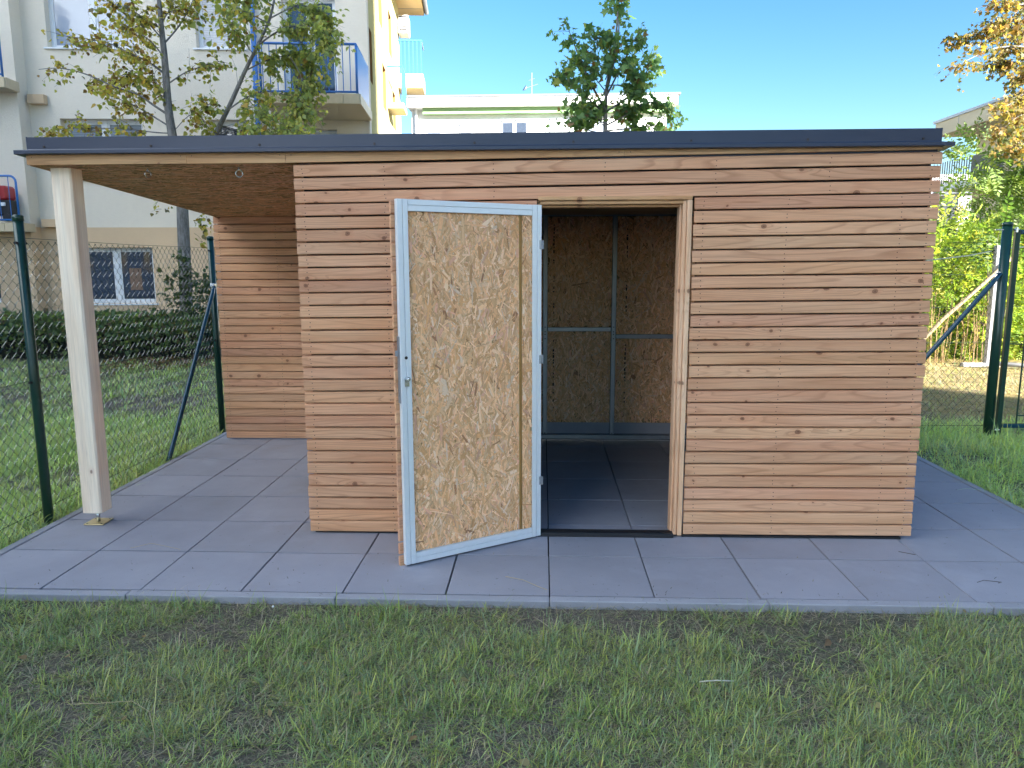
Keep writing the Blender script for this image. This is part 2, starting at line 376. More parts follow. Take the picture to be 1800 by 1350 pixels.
kerbo = obj('kerb', kerb.me('kerb_bed'), M_joint, kind='structure')
kx = MB().box(.0015, 1.0187, -.063, -.009, -.09, .002, .004).me('kerb_stone_long'); ky = MB().box(0, .054, .0015, .8755, -.09, .002, .004).me('kerb_stone_side')
for i in range(6): obj('kerb_stone', kx, M_kerb, kerbo, (-.56+i*1.0202, random.uniform(-.003, .003), random.uniform(-.003, .003)), (0, 0, random.uniform(-.002, .002)))
for i in range(4):
    for x in (-.562, 5.508): obj('kerb_stone', ky, M_kerb, kerbo, (x, -.008+i*.877, random.uniform(-.003, .001)), (0, 0, 0))

# ------------------------------------------------------------------ the shed
SX, SY = 1.095, .81
shed = thing('garden_shed', 'larch clad garden shed with flat dark roof and open door on grey paving', 'shed', (SX, SY, 0))
def S(name, me, m, parent=None, loc=(0, 0, 0), rot=(0, 0, 0)):        # world position -> child of the shed (or of an unrotated part)
    par = parent or shed; base = Vector((SX, SY, 0)) if par is shed else Vector((SX, SY, 0))+par.location
    return obj(name, me, m, par, Vector(loc)-base, rot)
PT, PH, SL, CH = .021, .0598, .005, .0036
def plank_me(L, h=PH, nails=None, ends=.0015):
    b = MB(); prof = [(0, SL), (-CH, SL-CH*.6), (-PT+CH, 0-.0002), (-PT, CH), (-PT, h-CH), (-PT+CH, h), (-CH, h+SL), (0, h+SL-CH)]
    b.prism(prof, 0, L)
    for x in (nails if nails is not None else [.05, L-.05]):
        for z in (h*.27, h*.72):
            xx, zz = x+random.uniform(-.004, .004), z+random.uniform(-.004, .004); r = .0030
            b.add([(xx+r*math.cos(k*math.pi/3), -PT-.0006, zz+r*math.sin(k*math.pi/3)) for k in range(6)], [tuple(range(6))], 1)
    return b.me('plank')
NP = 30; PITCH_P = (2.115-.012)/NP; Z0 = .012
studs = [.06, .60, 1.16, 1.75, 2.35, 2.8, 3.42]
def fan(x, z): return (x-SX)/3.48*(.010+.0145*z)      # the boards rise a little towards the right
def front_plank(x0, x1, i, jit=.0015):
    L = x1-x0
    ns = [s for s in (.05, .5, 1.1, 1.7, 2.3, 2.9) if .03 < s < L-.12]+[L-.05]
    S('plank', plank_me(L, PH-.0005+random.uniform(-.001, .001), ns), [M_larch, M_nail], None,
      (x0+random.uniform(-.003, .003), SY+.021+random.uniform(-jit, jit), Z0+i*PITCH_P+fan(x0, Z0+i*PITCH_P)+random.uniform(-.001, .001)),
      (0, -(fan(x1, Z0+i*PITCH_P)-fan(x0, Z0+i*PITCH_P))/L+random.uniform(-.0003, .0003), 0))
DOOR_L, DOOR_R = 2.43, 3.275
for i in range(NP):
    if i >= NP-3: front_plank(SX, 4.575, i)
    else:
        front_plank(SX, DOOR_L, i)
        front_plank(DOOR_R+.006, 4.575-.0*i, i)
# side walls of the shed and the back wall
for k, (x, rz) in enumerate(((1.135, -90), (4.535, 90))):
    for i in range(NP-1):
        L = 2.34
        S('plank', plank_me(L, PH, [.05, .8, 1.6, L-.05]), [M_larch, M_nail], None,
          ((x-.0, 3.20, Z0+i*PITCH_P) if k == 0 else (x, .86, Z0+i*PITCH_P)), (0, 0, R(rz)))
# wall cores behind the cladding
core = MB(); core.box(1.14, DOOR_L-.004, .834, .86, .02, 2.115); core.box(DOOR_R+.03, 4.53, .834, .86, .02, 2.115); core.box(DOOR_L-.004, DOOR_R+.03, .834, .86, 1.925, 2.115)
core.box(1.14, 1.16, .862, 3.234, .005, 2.029); core.box(4.51, 4.53, .862, 3.234, .005, 2.029)
S('wall_membrane', core.me('wall_membrane'), M_dark)
for i in range(NP-1):
    S('plank', plank_me(3.44, PH, [.05, .9, 1.8, 2.6, 3.39]), [M_larch, M_nail], None, (4.545, 3.262, Z0+i*PITCH_P), (0, 0, R(180)))
S('wall_membrane', MB().box(1.14, 4.53, 3.236, 3.258, .01, 2.07).me('back_membrane'), M_dark)
S('wall_membrane', MB().box(1.14, 4.53, .862, 3.234, 2.03, 2.04).me('ceiling_membrane'), M_dark)
# back wall of the open bay
for i in range(29):
    L = 1.52
    S('plank', plank_me(L, PH-.0005, [.05, .55, 1.1]), [M_larch, M_nail], None, (-.415+random.uniform(-.003, .003), 3.221, .012+i*.0683))
S('bay_wall_membrane', MB().box(-.385, 1.10, 3.226, 3.24, .02, 2.0).me('bay_wall_membrane'), M_dark)
# interior back wall: strand board, steel frame and a strip of fleece
BI = 3.20
for k, (x0, x1, z0, z1) in enumerate(((1.17, 2.465, .17, 1.97), (2.505, 3.065, 1.02, 1.97), (2.505, 3.065, .17, .99), (3.095, 4.50, .955, 1.97), (3.095, 4.50, .17, .93))):
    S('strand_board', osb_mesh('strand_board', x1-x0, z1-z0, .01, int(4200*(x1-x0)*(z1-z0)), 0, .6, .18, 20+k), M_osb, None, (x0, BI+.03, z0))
for x in (1.30, 2.485, 3.08, 4.0): S('steel_stud', MB().box(x-.02, x+.02, BI-.022, BI+.014, .07, 1.97, .003).me('steel_stud'), M_steel)
for x0, x1, z in ((2.507, 3.058, 1.005), (3.102, 3.978, .943), (1.322, 2.463, 1.005)):
    S('steel_rail', MB().box(x0, x1, BI-.016, BI+.014, z-.018, z+.018, .002).me('steel_rail'), M_steel)
S('steel_rail', MB().box(1.17, 4.5, BI-.03, BI+.012, 1.972, 2.012, .003).me('top_rail'), M_steel)
S('steel_rail', MB().box(1.17, 4.5, BI-.03, BI+.012, .03, .068, .003).me('bottom_rail'), M_steel)
M_fleece = plain('grey_fleece', (.34, .34, .38), .9, 0, .1, 10)
S('fleece_strip', MB().box(1.17, 4.5, BI+.018, BI+.024, .07, .17).me('fleece_strip'), M_fleece)
bolts = MB()
for x in (2.485, 3.08):
    for z in (.985, 1.025, .925, .962, .08, 1.985):
        bolts.poly([(x+.006*math.cos(k*math.pi/3), z+.006*math.sin(k*math.pi/3)) for k in range(6)], 'y', BI-.0265, BI-.022)
S('bolt', bolts.me('bolt'), M_nail)
marks = MB()
for x in (2.56, 3.19):
    z = .3
    while z < 1.9:
        h = random.uniform(.008, .03)
        if random.random() < .7 and not (.9 < z < 1.06): marks.box(x-.006*random.random()-.003, x+.004, BI+.0165, BI+.0172, z, z+h)
        z += h+random.uniform(.006, .02)
S('print_marks', marks.me('print_marks'), M_dark)
# inner boarding of the front and side walls
inn = MB(); inn.box(1.161, 1.17, .865, 3.19, .03, 2.0); inn.box(4.50, 4.509, .865, 3.19, .03, 2.0); inn.box(1.172, DOOR_L-.02, .861, .87, .03, 2.05); inn.box(DOOR_R+.04, 4.498, .861, .87, .03, 2.05)
M_board = plain('strand_board_plain', (.33, .22, .12), .7, 0, .3, 40)
S('inner_boarding', inn.me('inner_boarding'), M_board)
# roof: ceiling of strand board, deck, trim boards, flashing
def zs(y): return 2.122-(y-.83)*.0575
roof = MB()
V = [(-.40, .835, zs(.835)+.012), (4.56, .835, zs(.835)+.012), (4.56, 3.26, zs(3.26)+.012), (-.40, 3.26, zs(3.26)+.012)]
roof.add(V+[(x, y, 2.262-(y-.83)*.0575) for x, y, z in V], [(3, 2, 1, 0), (4, 5, 6, 7), (0, 1, 5, 4), (1, 2, 6, 5), (2, 3, 7, 6), (3, 0, 4, 7)])
roofo = S('roof', roof.me('roof'), M_flash)
sl_ang = math.atan(.0575)       # the board lies with its strand face turned downwards
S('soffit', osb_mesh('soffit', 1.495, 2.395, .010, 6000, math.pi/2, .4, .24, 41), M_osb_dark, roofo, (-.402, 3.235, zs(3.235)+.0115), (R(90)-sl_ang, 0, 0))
ceil = MB(); ceil.add([(1.17, .87, zs(.87)-.005), (4.5, .87, zs(.87)-.005), (4.5, 3.2, zs(3.2)-.005), (1.17, 3.2, zs(3.2)-.005), (1.17, .87, zs(.87)+.006), (4.5, .87, zs(.87)+.006), (4.5, 3.2, zs(3.2)+.006), (1.17, 3.2, zs(3.2)+.006)],
    [(3, 2, 1, 0), (4, 5, 6, 7), (0, 1, 5, 4), (1, 2, 6, 5), (2, 3, 7, 6), (3, 0, 4, 7)])
S('ceiling', ceil.me('ceiling'), M_board, roofo)
for x0, x1 in ((-.405, .498), (.5, 1.052), (1.054, 2.9), (2.902, 4.572)):
    b = MB(); za, zb = [2.121+(fan(x, 2.105) if x > SX else 0)-2.1195 for x in (x0, x1)]
    b.poly([(0, za), (x1-x0, zb), (x1-x0, .0545), (0, .0545)], 'y', -.0205, 0)
    for x in (.03, x1-x0-.03):
        for z in (.042,):
            b.add([(x+.0026*math.cos(k*math.pi/3), -.0216, z+.0026*math.sin(k*math.pi/3)) for k in range(6)], [tuple(range(6))], 1)
    S('trim_board', b.me('trim_board'), [M_trim, M_nail], roofo, (x0, SY+.021, 2.1195))
b = MB(); b.box(-.402, -.381, .855, 3.2, 2.06, 2.112, .002)
V = [(-.405, .836, 2.119), (-.384, .836, 2.119), (-.384, 3.24, zs(3.24)+.0), (-.405, 3.24, zs(3.24)+.0)]
b = MB().add(V+[(x, y, z+.055) for x, y, z in V], [(3, 2, 1, 0), (4, 5, 6, 7), (0, 1, 5, 4), (1, 2, 6, 5), (2, 3, 7, 6), (3, 0, 4, 7)])
S('trim_board', b.me('trim_board_side'), M_trim, roofo)
# flashing: a sheet in three lengths with a drip flange all round, screws
def flashing(x0, x1, left=False, right=False):
    f = MB(); y0 = SY-.004
    prof = [(y0, 2.204), (y0, 2.268), (y0+.05, 2.272), (y0+.05, 2.268), (y0+.002, 2.2655), (y0+.002, 2.20),
            (y0-.030, 2.1965), (y0-.034, 2.1935), (y0-.034, 2.1765), (y0-.028, 2.1735), (y0+.001, 2.1735), (y0+.001, 2.1755), (y0-.028, 2.1755), (y0-.0315, 2.178), (y0-.0315, 2.192), (y0-.002, 2.2)]
    f.prism(prof[::-1], x0, x1, caps=False)
    return f.me('flashing_sheet')
fl = [(-.392, 1.42), (1.4202, 2.62), (2.6202, 4.560)]
for x0, x1 in fl:
    S('flashing_sheet', flashing(x0, x1), M_flash, roofo)
# flange ends that stick out at both corners and run back along the sides
for sgn, x in ((-1, -.392), (1, 4.560)):
    f = MB(); a, b_ = sorted((x, x+sgn*.056))
    zf = lambda y: 2.1735-(y-.775)*.0575
    V = [(a, .772, zf(.772)), (b_, .772, zf(.772)), (b_, 3.28, zf(3.28)), (a, 3.28, zf(3.28))]
    f.add(V+[(xx, yy, zz+.021) for xx, yy, zz in V], [(3, 2, 1, 0), (4, 5, 6, 7), (0, 1, 5, 4), (1, 2, 6, 5), (2, 3, 7, 6), (3, 0, 4, 7)])
    V = [(x-.003, SY-.003, 2.195), (x+.003, SY-.003, 2.195), (x+.003, 3.26, 2.06), (x-.003, 3.26, 2.06)]
    f.add(V+[(xx, yy, zz+.075) for xx, yy, zz in V], [(3, 2, 1, 0), (4, 5, 6, 7), (0, 1, 5, 4), (1, 2, 6, 5), (2, 3, 7, 6), (3, 0, 4, 7)])
    S('side_flashing', f.me('side_flashing'), M_flash, roofo)
scr = MB()
for k in range(6): scr.tube([(0, 0, 0), (0, -.003, 0)], .007, 8); break
scr.tube([(0, -.003, 0), (0, -.006, 0)], .0045, 6)
scr_me = scr.me('screw')
for px in (77, 265, 456, 658, 834, 1008, 1215, 1420, 1623):
    p = at(px, 252-max(0, (px-500))*.009, SY-.004); S('screw', scr_me, M_nail, roofo, (p.x, SY-.0045, 2.216))
# eye bolts under the bay's front edge
for x, rz in ((.205, 62), (.735, 18)):
    e = MB(); e.tube([(0, 0, .03), (0, 0, .0)], .004, 8); e.tube([(0, 0, .0), (0, 0, -.012)], [.009, .007], 8)
    e.tube([(.019*math.cos(q), 0, -.028+.019*math.sin(q)) for q in np.linspace(0, 2*math.pi, 20, endpoint=False)], .0032, 6, closed=True)
    S('eye_bolt', e.me('eye_bolt', True), M_rod, roofo, (x, .95, 2.11), (0, 0, R(rz)))
# post
pb = MB(); c_ = .009
pb.poly([(c_, 0), (.12-c_, 0), (.12, c_), (.12, .12-c_), (.12-c_, .12), (c_, .12), (0, .12-c_), (0, c_)], 'z', 0, 2.03)
posto = S('post', pb.me('post'), M_post, None, (-.325, .88, .083))
S('base_rod', MB().tube([(0, 0, -.07), (0, 0, .004)], .011, 12).me('base_rod', True), M_rod, posto, (-.265, .94, .082))
pl = MB(); pl.box(-.06, .06, -.06, .06, 0, .006, .001)
S('base_plate', pl.me('base_plate'), M_zinc, posto, (-.275, .955, .002))
sc = MB()
for x in (-.045, .045):
    for y in (-.045, .045): sc.poly([(x+.006*math.cos(k*math.pi/4), y+.006*math.sin(k*math.pi/4)) for k in range(8)], 'z', .0062, .0068)
S('base_hole', sc.me('base_hole'), M_nail, posto, (-.275, .955, .002))
# door frame and threshold
df = MB()
def jamb(L):
    b = MB(); b.box(0, .02, .0, .012, 0, L, .002); b.box(.022, .048, .004, .05, 0, L, .002); b.box(.05, .062, .018, .09, 0, L, .002); return b.me('door_jamb')
jr = MB(); jr.box(3.244, 3.2705, .8025, .85, .012, 1.9085, .003); jr.box(3.222, 3.2425, .815, .90, .012, 1.908, .003); jr.box(3.209, 3.221, .845, .93, .012, 1.893, .002)
S('door_jamb', jr.me('door_jamb'), M_jamb)
jl = MB(); jl.box(2.436, 2.452, .815, .90, .012, 1.908, .003)
S('door_jamb', jl.me('door_jamb_hinge'), M_jamb)
jh = MB(); jh.box(0, .826, .802-SY, .85-SY, 1.9325-1.88, 1.9565-1.88-.032+.03, .003)
jh = MB(); jh.box(0, .8345, -.008, .04, .0305, .052, .003); jh.box(0, .79, .005, .09, .0095, .029, .003); jh.box(0, .775, .035, .12, -.004, .008, .002)
S('door_head', jh.me('door_head'), M_trim, None, (2.436, SY, 1.879))
S('threshold', MB().box(2.44, 3.222, .79, .86, .001, .026, .003).me('threshold'), M_black)
S('base_rail', MB().box(1.12, DOOR_L, .825, .85, .0005, .012).me('base_rail'), M_black); S('base_rail', MB().box(3.275, 4.52, .815, .85, .0005, .012).me('base_rail'), M_black)
# ---- door leaf, hinged on the left of the opening and swung out
P_h = Vector((2.456, .783, 0)); P_f = Vector((1.7535, .315, 0))
dv = P_f-P_h; DW = dv.length; DZ0, DZ1 = .012, 1.884; DH = DZ1-DZ0
# local frame: x from hinge to free edge, +y = cladding side (away from the camera)
ang = math.atan2(dv.y, dv.x)
# free edge lies at local +x; inner face must look at the camera: local +y = Rz(ang)*(0,1)
door = obj('door', None, None, shed, P_h+Vector((0, 0, DZ0))-Vector((SX, SY, 0)), (0, 0, ang))
ysgn = 1 if (Matrix.Rotation(ang, 3, 'Z') @ Vector((0, 1, 0))).dot(CAM-P_h) > 0 else -1     # sign of the face towards the camera
def D(name, b, m, loc=(0, 0, 0)): return obj(name, b.me(name) if isinstance(b, MB) else b, m, door, loc)
def dbox(b, x0, x1, d0, d1, z0, z1, c=.0012):     # d: depth from the inner face, away from the camera
    y0, y1 = sorted((-ysgn*d0, -ysgn*d1)); return b.box(x0, x1, y0, y1, z0, z1, c)
W1 = .027
for x in (0, DW-2*W1-.003):
    b = MB(); dbox(b, x, x+W1, 0, .03, 0, DH); dbox(b, x+W1+.003, x+2*W1+.003, 0, .03, 0, DH); dbox(b, x+.004, x+2*W1-.004, .006, .029, .002, DH-.002, 0)
    D('door_stile', b, M_alu)
xa, xb = 2*W1+.0045, DW-2*W1-.0045
for z in (0, DH-2*W1-.003):
    b = MB(); dbox(b, xa, xb, .001, .03, z, z+W1); dbox(b, xa, xb, .001, .03, z+W1+.0025, z+2*W1+.0025); dbox(b, xa, xb, .007, .029, z+.004, z+2*W1-.004, 0)
    D('door_rail', b, M_alu)
za, zb = 2*W1+.004, DH-2*W1-.004
# strand board (its -y face must look at the camera): build, then turn by 180 deg when the camera side is +y
xs_ = .064      # raised strip next to the hinge side
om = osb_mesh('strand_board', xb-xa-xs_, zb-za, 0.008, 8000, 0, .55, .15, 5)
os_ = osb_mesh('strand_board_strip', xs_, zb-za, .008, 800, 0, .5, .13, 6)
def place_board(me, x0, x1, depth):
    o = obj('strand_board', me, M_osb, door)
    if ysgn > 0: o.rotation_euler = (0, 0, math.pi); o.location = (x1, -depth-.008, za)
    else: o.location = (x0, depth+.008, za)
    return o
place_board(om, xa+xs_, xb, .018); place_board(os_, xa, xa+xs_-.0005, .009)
M_resin = plain('board_edge', (.36, .19, .05), .6, 0, .35, 40)
b = MB(); dbox(b, xa+xs_+.0005, xa+xs_+.014, .0135, .0165, za, zb, 0); D('board_edge', b, M_resin)
# door cladding
i = 0; z = -.02
while z < DH-.005:
    L = DW+.006
    me = plank_me(L, PH-.0005, [.05, L-.05])
    o = obj('plank', me, [M_larch, M_nail], door)
    if ysgn > 0: o.location = (.012, -.034, z)
    else: o.rotation_euler = (0, 0, math.pi); o.location = (.012+L, .034, z)
    z += PITCH_P
b = MB(); dbox(b, .004, DW-.004, .0305, .0335, 0, DH, 0); D('door_membrane', b, M_dark)
for z in (.33, 1.03, 1.66):                      # hinges with screws
    h = MB(); dbox(h, -.006, .014, -.003, .0005, z-.024, z+.024, .001)
    h.tube([(-.006, ysgn*.004, z-.024), (-.006, ysgn*.004, z+.024)], .005, 8)
    for q in (-.018, .002, .018): dbox(h, .006, .012, -.0045, -.003, z+q-.003, z+q+.003, 0)
    D('hinge', h, M_steel)
k = MB(); k.tube([(DW-.030, ysgn*.001, .985), (DW-.030, ysgn*.022, .985)], .012, 10); k.tube([(DW-.030, ysgn*.022, .985), (DW-.030, ysgn*.032, .985)], [.009, .006], 10)
dbox(k, DW-.043, DW-.017, -.006, .0, .945, .99, .002); D('lock_cylinder', k, M_rod)
k = MB(); k.tube([(DW-.029, ysgn*.0012, 1.092), (DW-.029, ysgn*.0018, 1.092)], .0085, 12); D('keyhole', k, M_black)
k = MB(); dbox(k, DW, DW+.004, .008, .038, .86, 1.20, .001); dbox(k, DW+.004, DW+.018, .014, .032, 1.10, 1.128, .002); D('lock_plate', k, M_steel)

# ------------------------------------------------------------------ fences and gate
def chain_link(u0, u1, z0, z1, fn, w=.036, h=.0385, r=.0019):
    """interlocked zigzag wires; fn(u, z, off) -> point"""
    b = MB(); n = int((u1-u0)/w); kmax = int((z1-z0)/h)
    for i in range(n):
        pts = []
        for k in range(kmax+1):
            s = (k+i) % 2
            sag = .006*math.sin(i*.37+k*.23)
            pts.append(fn(u0+(i+s)*w+sag*.4+(.004 if s else -.004), z0+k*h, (.003 if s else -.003)))
        b.tube(pts, r, 3)
    return b
def post_me(hh, r, cap=True):
    b = MB(); b.tube([(0, 0, -.1), (0, 0, hh)], r, 14)
    if cap: b.tube([(0, 0, hh-.025), (0, 0, hh+.003), (0, 0, hh+.009)], [r+.0035, r+.0035, r*.6], 14)
    return b.me('post', True)
def autosmooth(o):
    o.data.polygons.foreach_set('use_smooth', [len(p.vertices) == 4 for p in o.data.polygons])
FX = -.625
fl_ = thing('chain_link_fence', 'green chain link fence along the left of the paving with leaning brace', 'fence', (FX, 1.0, ZG), group='chain link fences round the plot')
def FL(name, me, m, loc=(0, 0, 0)): return obj(name, me, m, fl_, Vector(loc)-Vector((FX, 1.0, ZG)))
for y, hh in ((1.005, 1.855), (3.60, 1.825), (-1.6, 1.86)):
    o = FL('post', post_me(hh-ZG, .028), M_green, (FX, y, ZG)); autosmooth(o)
    c = MB(); 
    for z in (.87, 1.70): c.tube([(FX+.0, y-.05, z), (FX, y+.05, z)], .008, 6)
    FL('wire_clamp', c.me('wire_clamp'), M_black)
b = chain_link(-4.2, 3.62, ZG+.02, 1.735, lambda u, z, o: (FX+o-.03, u, z)); FL('wire_mesh', b.me('wire_mesh'), M_wire)
b = MB()
for z in (.06, .87, 1.728): b.tube([(FX-.03, -4.2, z), (FX-.03, -1.6, z-.008), (FX-.03, 1.0, z+.004), (FX-.03, 2.3, z-.006), (FX-.03, 3.6, z)], .0018, 5)
FL('tension_wire', b.me('tension_wire'), M_wire)
b = MB(); b.tube([(FX-.0, 2.47, ZG-.05), (FX+.03, 2.53, .05), (FX+.03, 3.50, 1.30), (FX+.03, 3.55, 1.375)], [.019, .019, .019, .013], 12); o = FL('brace', b.me('brace', True), M_bluegreen)
b = MB(); b.box(FX-.006, FX+.036, 3.54, 3.60, 1.37, 1.40, .003); FL('brace_bracket', b.me('brace_bracket'), M_rod)
FY = 3.68
fr_ = thing('chain_link_fence', 'green chain link fence behind the shed with brace on its right end post', 'fence', (6.635, FY, ZG), group='chain link fences round the plot')
def FR(name, me, m, loc=(0, 0, 0)): return obj(name, me, m, fr_, Vector(loc)-Vector((6.635, FY, ZG)))
o = FR('post', post_me(1.92-ZG, .041), M_green, (6.635, FY, ZG)); autosmooth(o)
for x in (4.2, 1.8):
    o = FR('post', post_me(1.83-ZG, .028), M_green, (x, FY, ZG)); autosmooth(o)
b = chain_link(-.6, 6.6, ZG+.02, 1.755, lambda u, z, o: (u, FY+.03+o, z)); FR('wire_mesh', b.me('wire_mesh'), M_wire)
b = MB()
for z in (.06, .83, 1.75): b.tube([(-.6, FY+.03, z), (4.2, FY+.03, z), (5.4, FY+.03, z-.006), (6.6, FY+.02, z)], .002, 5)
FR('tension_wire', b.me('tension_wire'), M_wire)
b = MB(); b.tube([(5.42, FY+.01, ZG-.04), (5.5, FY+.0, .06), (6.53, FY-.03, 1.385), (6.60, FY-.03, 1.475)], [.021, .021, .021, .015], 12); FR('brace', b.me('brace', True), M_bluegreen)
b = MB(); b.tube([(6.56, FY-.03, 1.47), (6.56, FY-.075, 1.485)], .008, 8); b.tube([(6.57, FY-.05, 1.86), (6.50, FY-.05, 1.86)], .007, 6); FR('bolt', b.me('bolt'), M_rod)
# gate
gt = thing('garden_gate', 'dark green tubular garden gate hung on the right end post', 'gate', (6.735, FY, ZG))
def GT(name, me, m, loc=(0, 0, 0)): return obj(name, me, m, gt, Vector(loc)-Vector((6.735, FY, ZG)))
gx0, gx1, gz0, gz1 = 6.725, 7.75, .065, 1.84
GT('gate_stile', MB().box(gx0-.022, gx0+.022, FY-.02, FY+.02, gz0-.09, gz1+.025, .004).me('gate_stile'), M_green)
GT('gate_stile', MB().box(gx1-.022, gx1+.022, FY-.02, FY+.02, gz0-.02, gz1+.02, .004).me('gate_stile'), M_green)
for z in (gz0, gz1): GT('gate_rail', MB().box(gx0+.022, gx1-.022, FY-.02, FY+.02, z-.02, z+.02, .004).me('gate_rail'), M_bluegreen)
ib = MB(); ib.tube([(6.885, FY-.004, gz0+.02), (6.885, FY-.004, gz1-.02)], .008, 8); ib.tube([(6.748, FY, .83), (6.885, FY, .83)], .006, 8); ib.tube([(6.885, FY, .16), (gx1-.02, FY, .16)], .006, 6)
GT('inner_bar', ib.me('inner_bar'), M_green)
b = chain_link(6.89, gx1-.03, .16, gz1-.03, lambda u, z, o: (u, FY+.006+o, z)); GT('wire_mesh', b.me('wire_mesh'), M_wire)
for z in (.03, 1.86):
    b = MB(); b.tube([(6.675, FY-.03, z), (6.72, FY-.03, z)], .010, 8); b.tube([(6.70, FY-.03, z-.022), (6.70, FY-.03, z+.022)], .012, 8); GT('gate_hinge', b.me('gate_hinge'), M_rod)
# old fence further back: concrete post, log brace, wires, kerb beam
pz = at(1746, 640, 8.63)
of = thing('old_wire_fence', 'old wire fence on a pale concrete post in front of the sunny bushes', 'fence', (9.5, 8.6, ZG))
def OF(name, me, m, loc=(0, 0, 0)): return obj(name, me, m, of, Vector(loc)-Vector((9.5, 8.6, ZG)))
M_cpost = concrete('old_concrete', (.26, .25, .24)); M_log = bark_material('peeled_log', (.22, .16, .085), (.32, .24, .14))
OF('post', MB().box(9.38, 9.47, 8.56, 8.65, -.1, 1.83, .008).me('post'), M_cpost)
OF('log_brace', MB().tube([(7.9, 8.45, -.1), (8.62, 8.47, .72), (9.15, 8.49, 1.22), (9.66, 8.50, 1.72)], [.03, .03, .028, .022], 9).me('log_brace', True), M_log)
b = MB(); b.tube([(7.6, 8.62, 1.52), (8.3, 8.62, 1.60), (9.0, 8.62, 1.68), (9.5, 8.62, 1.78), (10.4, 8.62, 1.86)], .012, 6)
for z in (.35, .9, 1.4): b.tube([(6.5, 8.62, z), (8, 8.62, z-.02), (9.5, 8.62, z), (12, 8.62, z)], .003, 4)
OF('fence_wire', b.me('fence_wire'), M_wire)
OF('base_beam', MB().box(9.0, 9.75, 8.50, 8.60, ZG, .03, .012).me('base_beam'), M_cpost)
OF('base_pipe', MB().tube([(9.3, 8.3, .06), (10.2, 8.1, -.0), (11.0, 7.9, -.02)], .035, 8).me('base_pipe', True), M_cpost)

# ------------------------------------------------------------------ left apartment building
FA = R(5.5)
bl = thing('apartment_building', 'cream apartment block with blue balconies behind the left lawn', 'building', (-1.2, 13.0, ZG), (0, 0, FA))
def BL(name, b, m, loc=(0, 0, 0), rot=(0, 0, 0), parent=None): return obj(name, b.me(name) if isinstance(b, MB) else b, m, parent or bl, loc, rot)
def wall_with_holes(a0, a1, z0, z1, holes, depth=.25):
    """front at y=0, thickness depth towards +y; holes are (x0, x1, z0, z1)"""
    xs = sorted({a0, a1, *[h[0] for h in holes], *[h[1] for h in holes]}); zz = sorted({z0, z1, *[h[2] for h in holes], *[h[3] for h in holes]})
    b = MB()
    for i in range(len(xs)-1):
        run = None
        for j in range(len(zz)-1):
            cx, cz = (xs[i]+xs[i+1])/2, (zz[j]+zz[j+1])/2
            hole = any(h[0] < cx < h[1] and h[2] < cz < h[3] for h in holes)
            if not hole:
                if run is None: run = zz[j]
            if run is not None and (hole or j == len(zz)-2):
                e = zz[j] if hole else zz[j+1]
                b.box(xs[i], xs[i+1], 0, depth, run, e); run = None
    return b
def window(parent, x0, x1, z0, z1, y, panes, mg, sill=True, frame=.055, rot=0, glassy=None, name='window'):
    f = MB(); fy0, fy1 = y, y+.06
    f.box(x0, x0+frame, fy0, fy1, z0, z1, .004); f.box(x1-frame, x1, fy0, fy1, z0, z1, .004)
    f.box(x0+frame, x1-frame, fy0, fy1, z1-frame, z1, .004); f.box(x0+frame, x1-frame, fy0, fy1, z0, z0+frame, .004)
    w = (x1-x0)/panes
    for i in range(1, panes): f.box(x0+w*i-.05, x0+w*i+.05, fy0-.008, fy1, z0+frame, z1-frame, .004)
    for i in range(panes):
        a, c = x0+w*i+(frame if i == 0 else .05), x0+w*(i+1)-(frame if i == panes-1 else .05)
        f.box(a, a+.035, fy0+.012, fy1, z0+frame, z1-frame, .003); f.box(c-.035, c, fy0+.012, fy1, z0+frame, z1-frame, .003)
        f.box(a+.035, c-.035, fy0+.012, fy1, z0+frame, z0+frame+.035, .003); f.box(a+.035, c-.035, fy0+.012, fy1, z1-frame-.035, z1-frame, .003)
    wo = obj(name, f.me('window'), M_pvc, parent)
    for i in range(panes):
        a, c = x0+w*i+.09, x0+w*(i+1)-.09
        g = mg[i] if isinstance(mg, (list, tuple)) else mg
        obj('pane', MB().box(-(c-a)/2-.01, (c-a)/2+.01, 0, .008, -(z1-z0)/2+.08, (z1-z0)/2-.08).me('pane'), g, wo, ((a+c)/2, fy0+.03, (z0+z1)/2))
    if sill: obj('sill', MB().box(x0-.06, x1+.06, -.05, y+.01, z0-.035, z0-.003, .004).me('sill'), M_pvc, wo)
    return wo
dz = -ZG
wins = [(-6.42, -4.68, 5.98, 7.25, 2, [M_glass_pale, M_glass_pale]), (-3.46, -2.50, 6.0, 7.25, 1, M_glass_blind), (-6.31, -4.67, 3.38, 4.60, 2, M_glass_blind), (-3.32, -2.50, 3.38, 4.60, 1, M_glass),
        (-1.75, -.68, 2.6, 4.42, 2, [M_glass_blind, M_glass]), (-1.72, -.62, 4.86, 7.05, 2, M_glass), (-3.4, -2.5, .8, 1.98, 1, M_glass), (-1.8, -.8, .8, 1.98, 2, M_glass)]
pl_w = (-6.3, -4.65, .80, 1.98)
up = [w_[:4] for w_ in wins if w_[2] > 2.5]
dn_ = [pl_w]+[w_[:4] for w_ in wins if w_[2] < 2.5]
BL('wall', wall_with_holes(-6.9, 0, 2.40, 9.3, up), M_cream)
BL('plinth', wall_with_holes(-6.9, .0, ZG, 2.398, dn_), M_ochre, (0, -.015, 0))
for i, (x0, x1, z0, z1, n_, g_) in enumerate(wins): window(bl, x0, x1, z0, z1, .17, n_, g_)
wo = window(bl, *pl_w, .15, 2, M_glass)
obj('paper_sheet', MB().box(-5.24, -4.99, .172, .178, 1.08, 1.55).me('paper_sheet'), M_paper, wo)
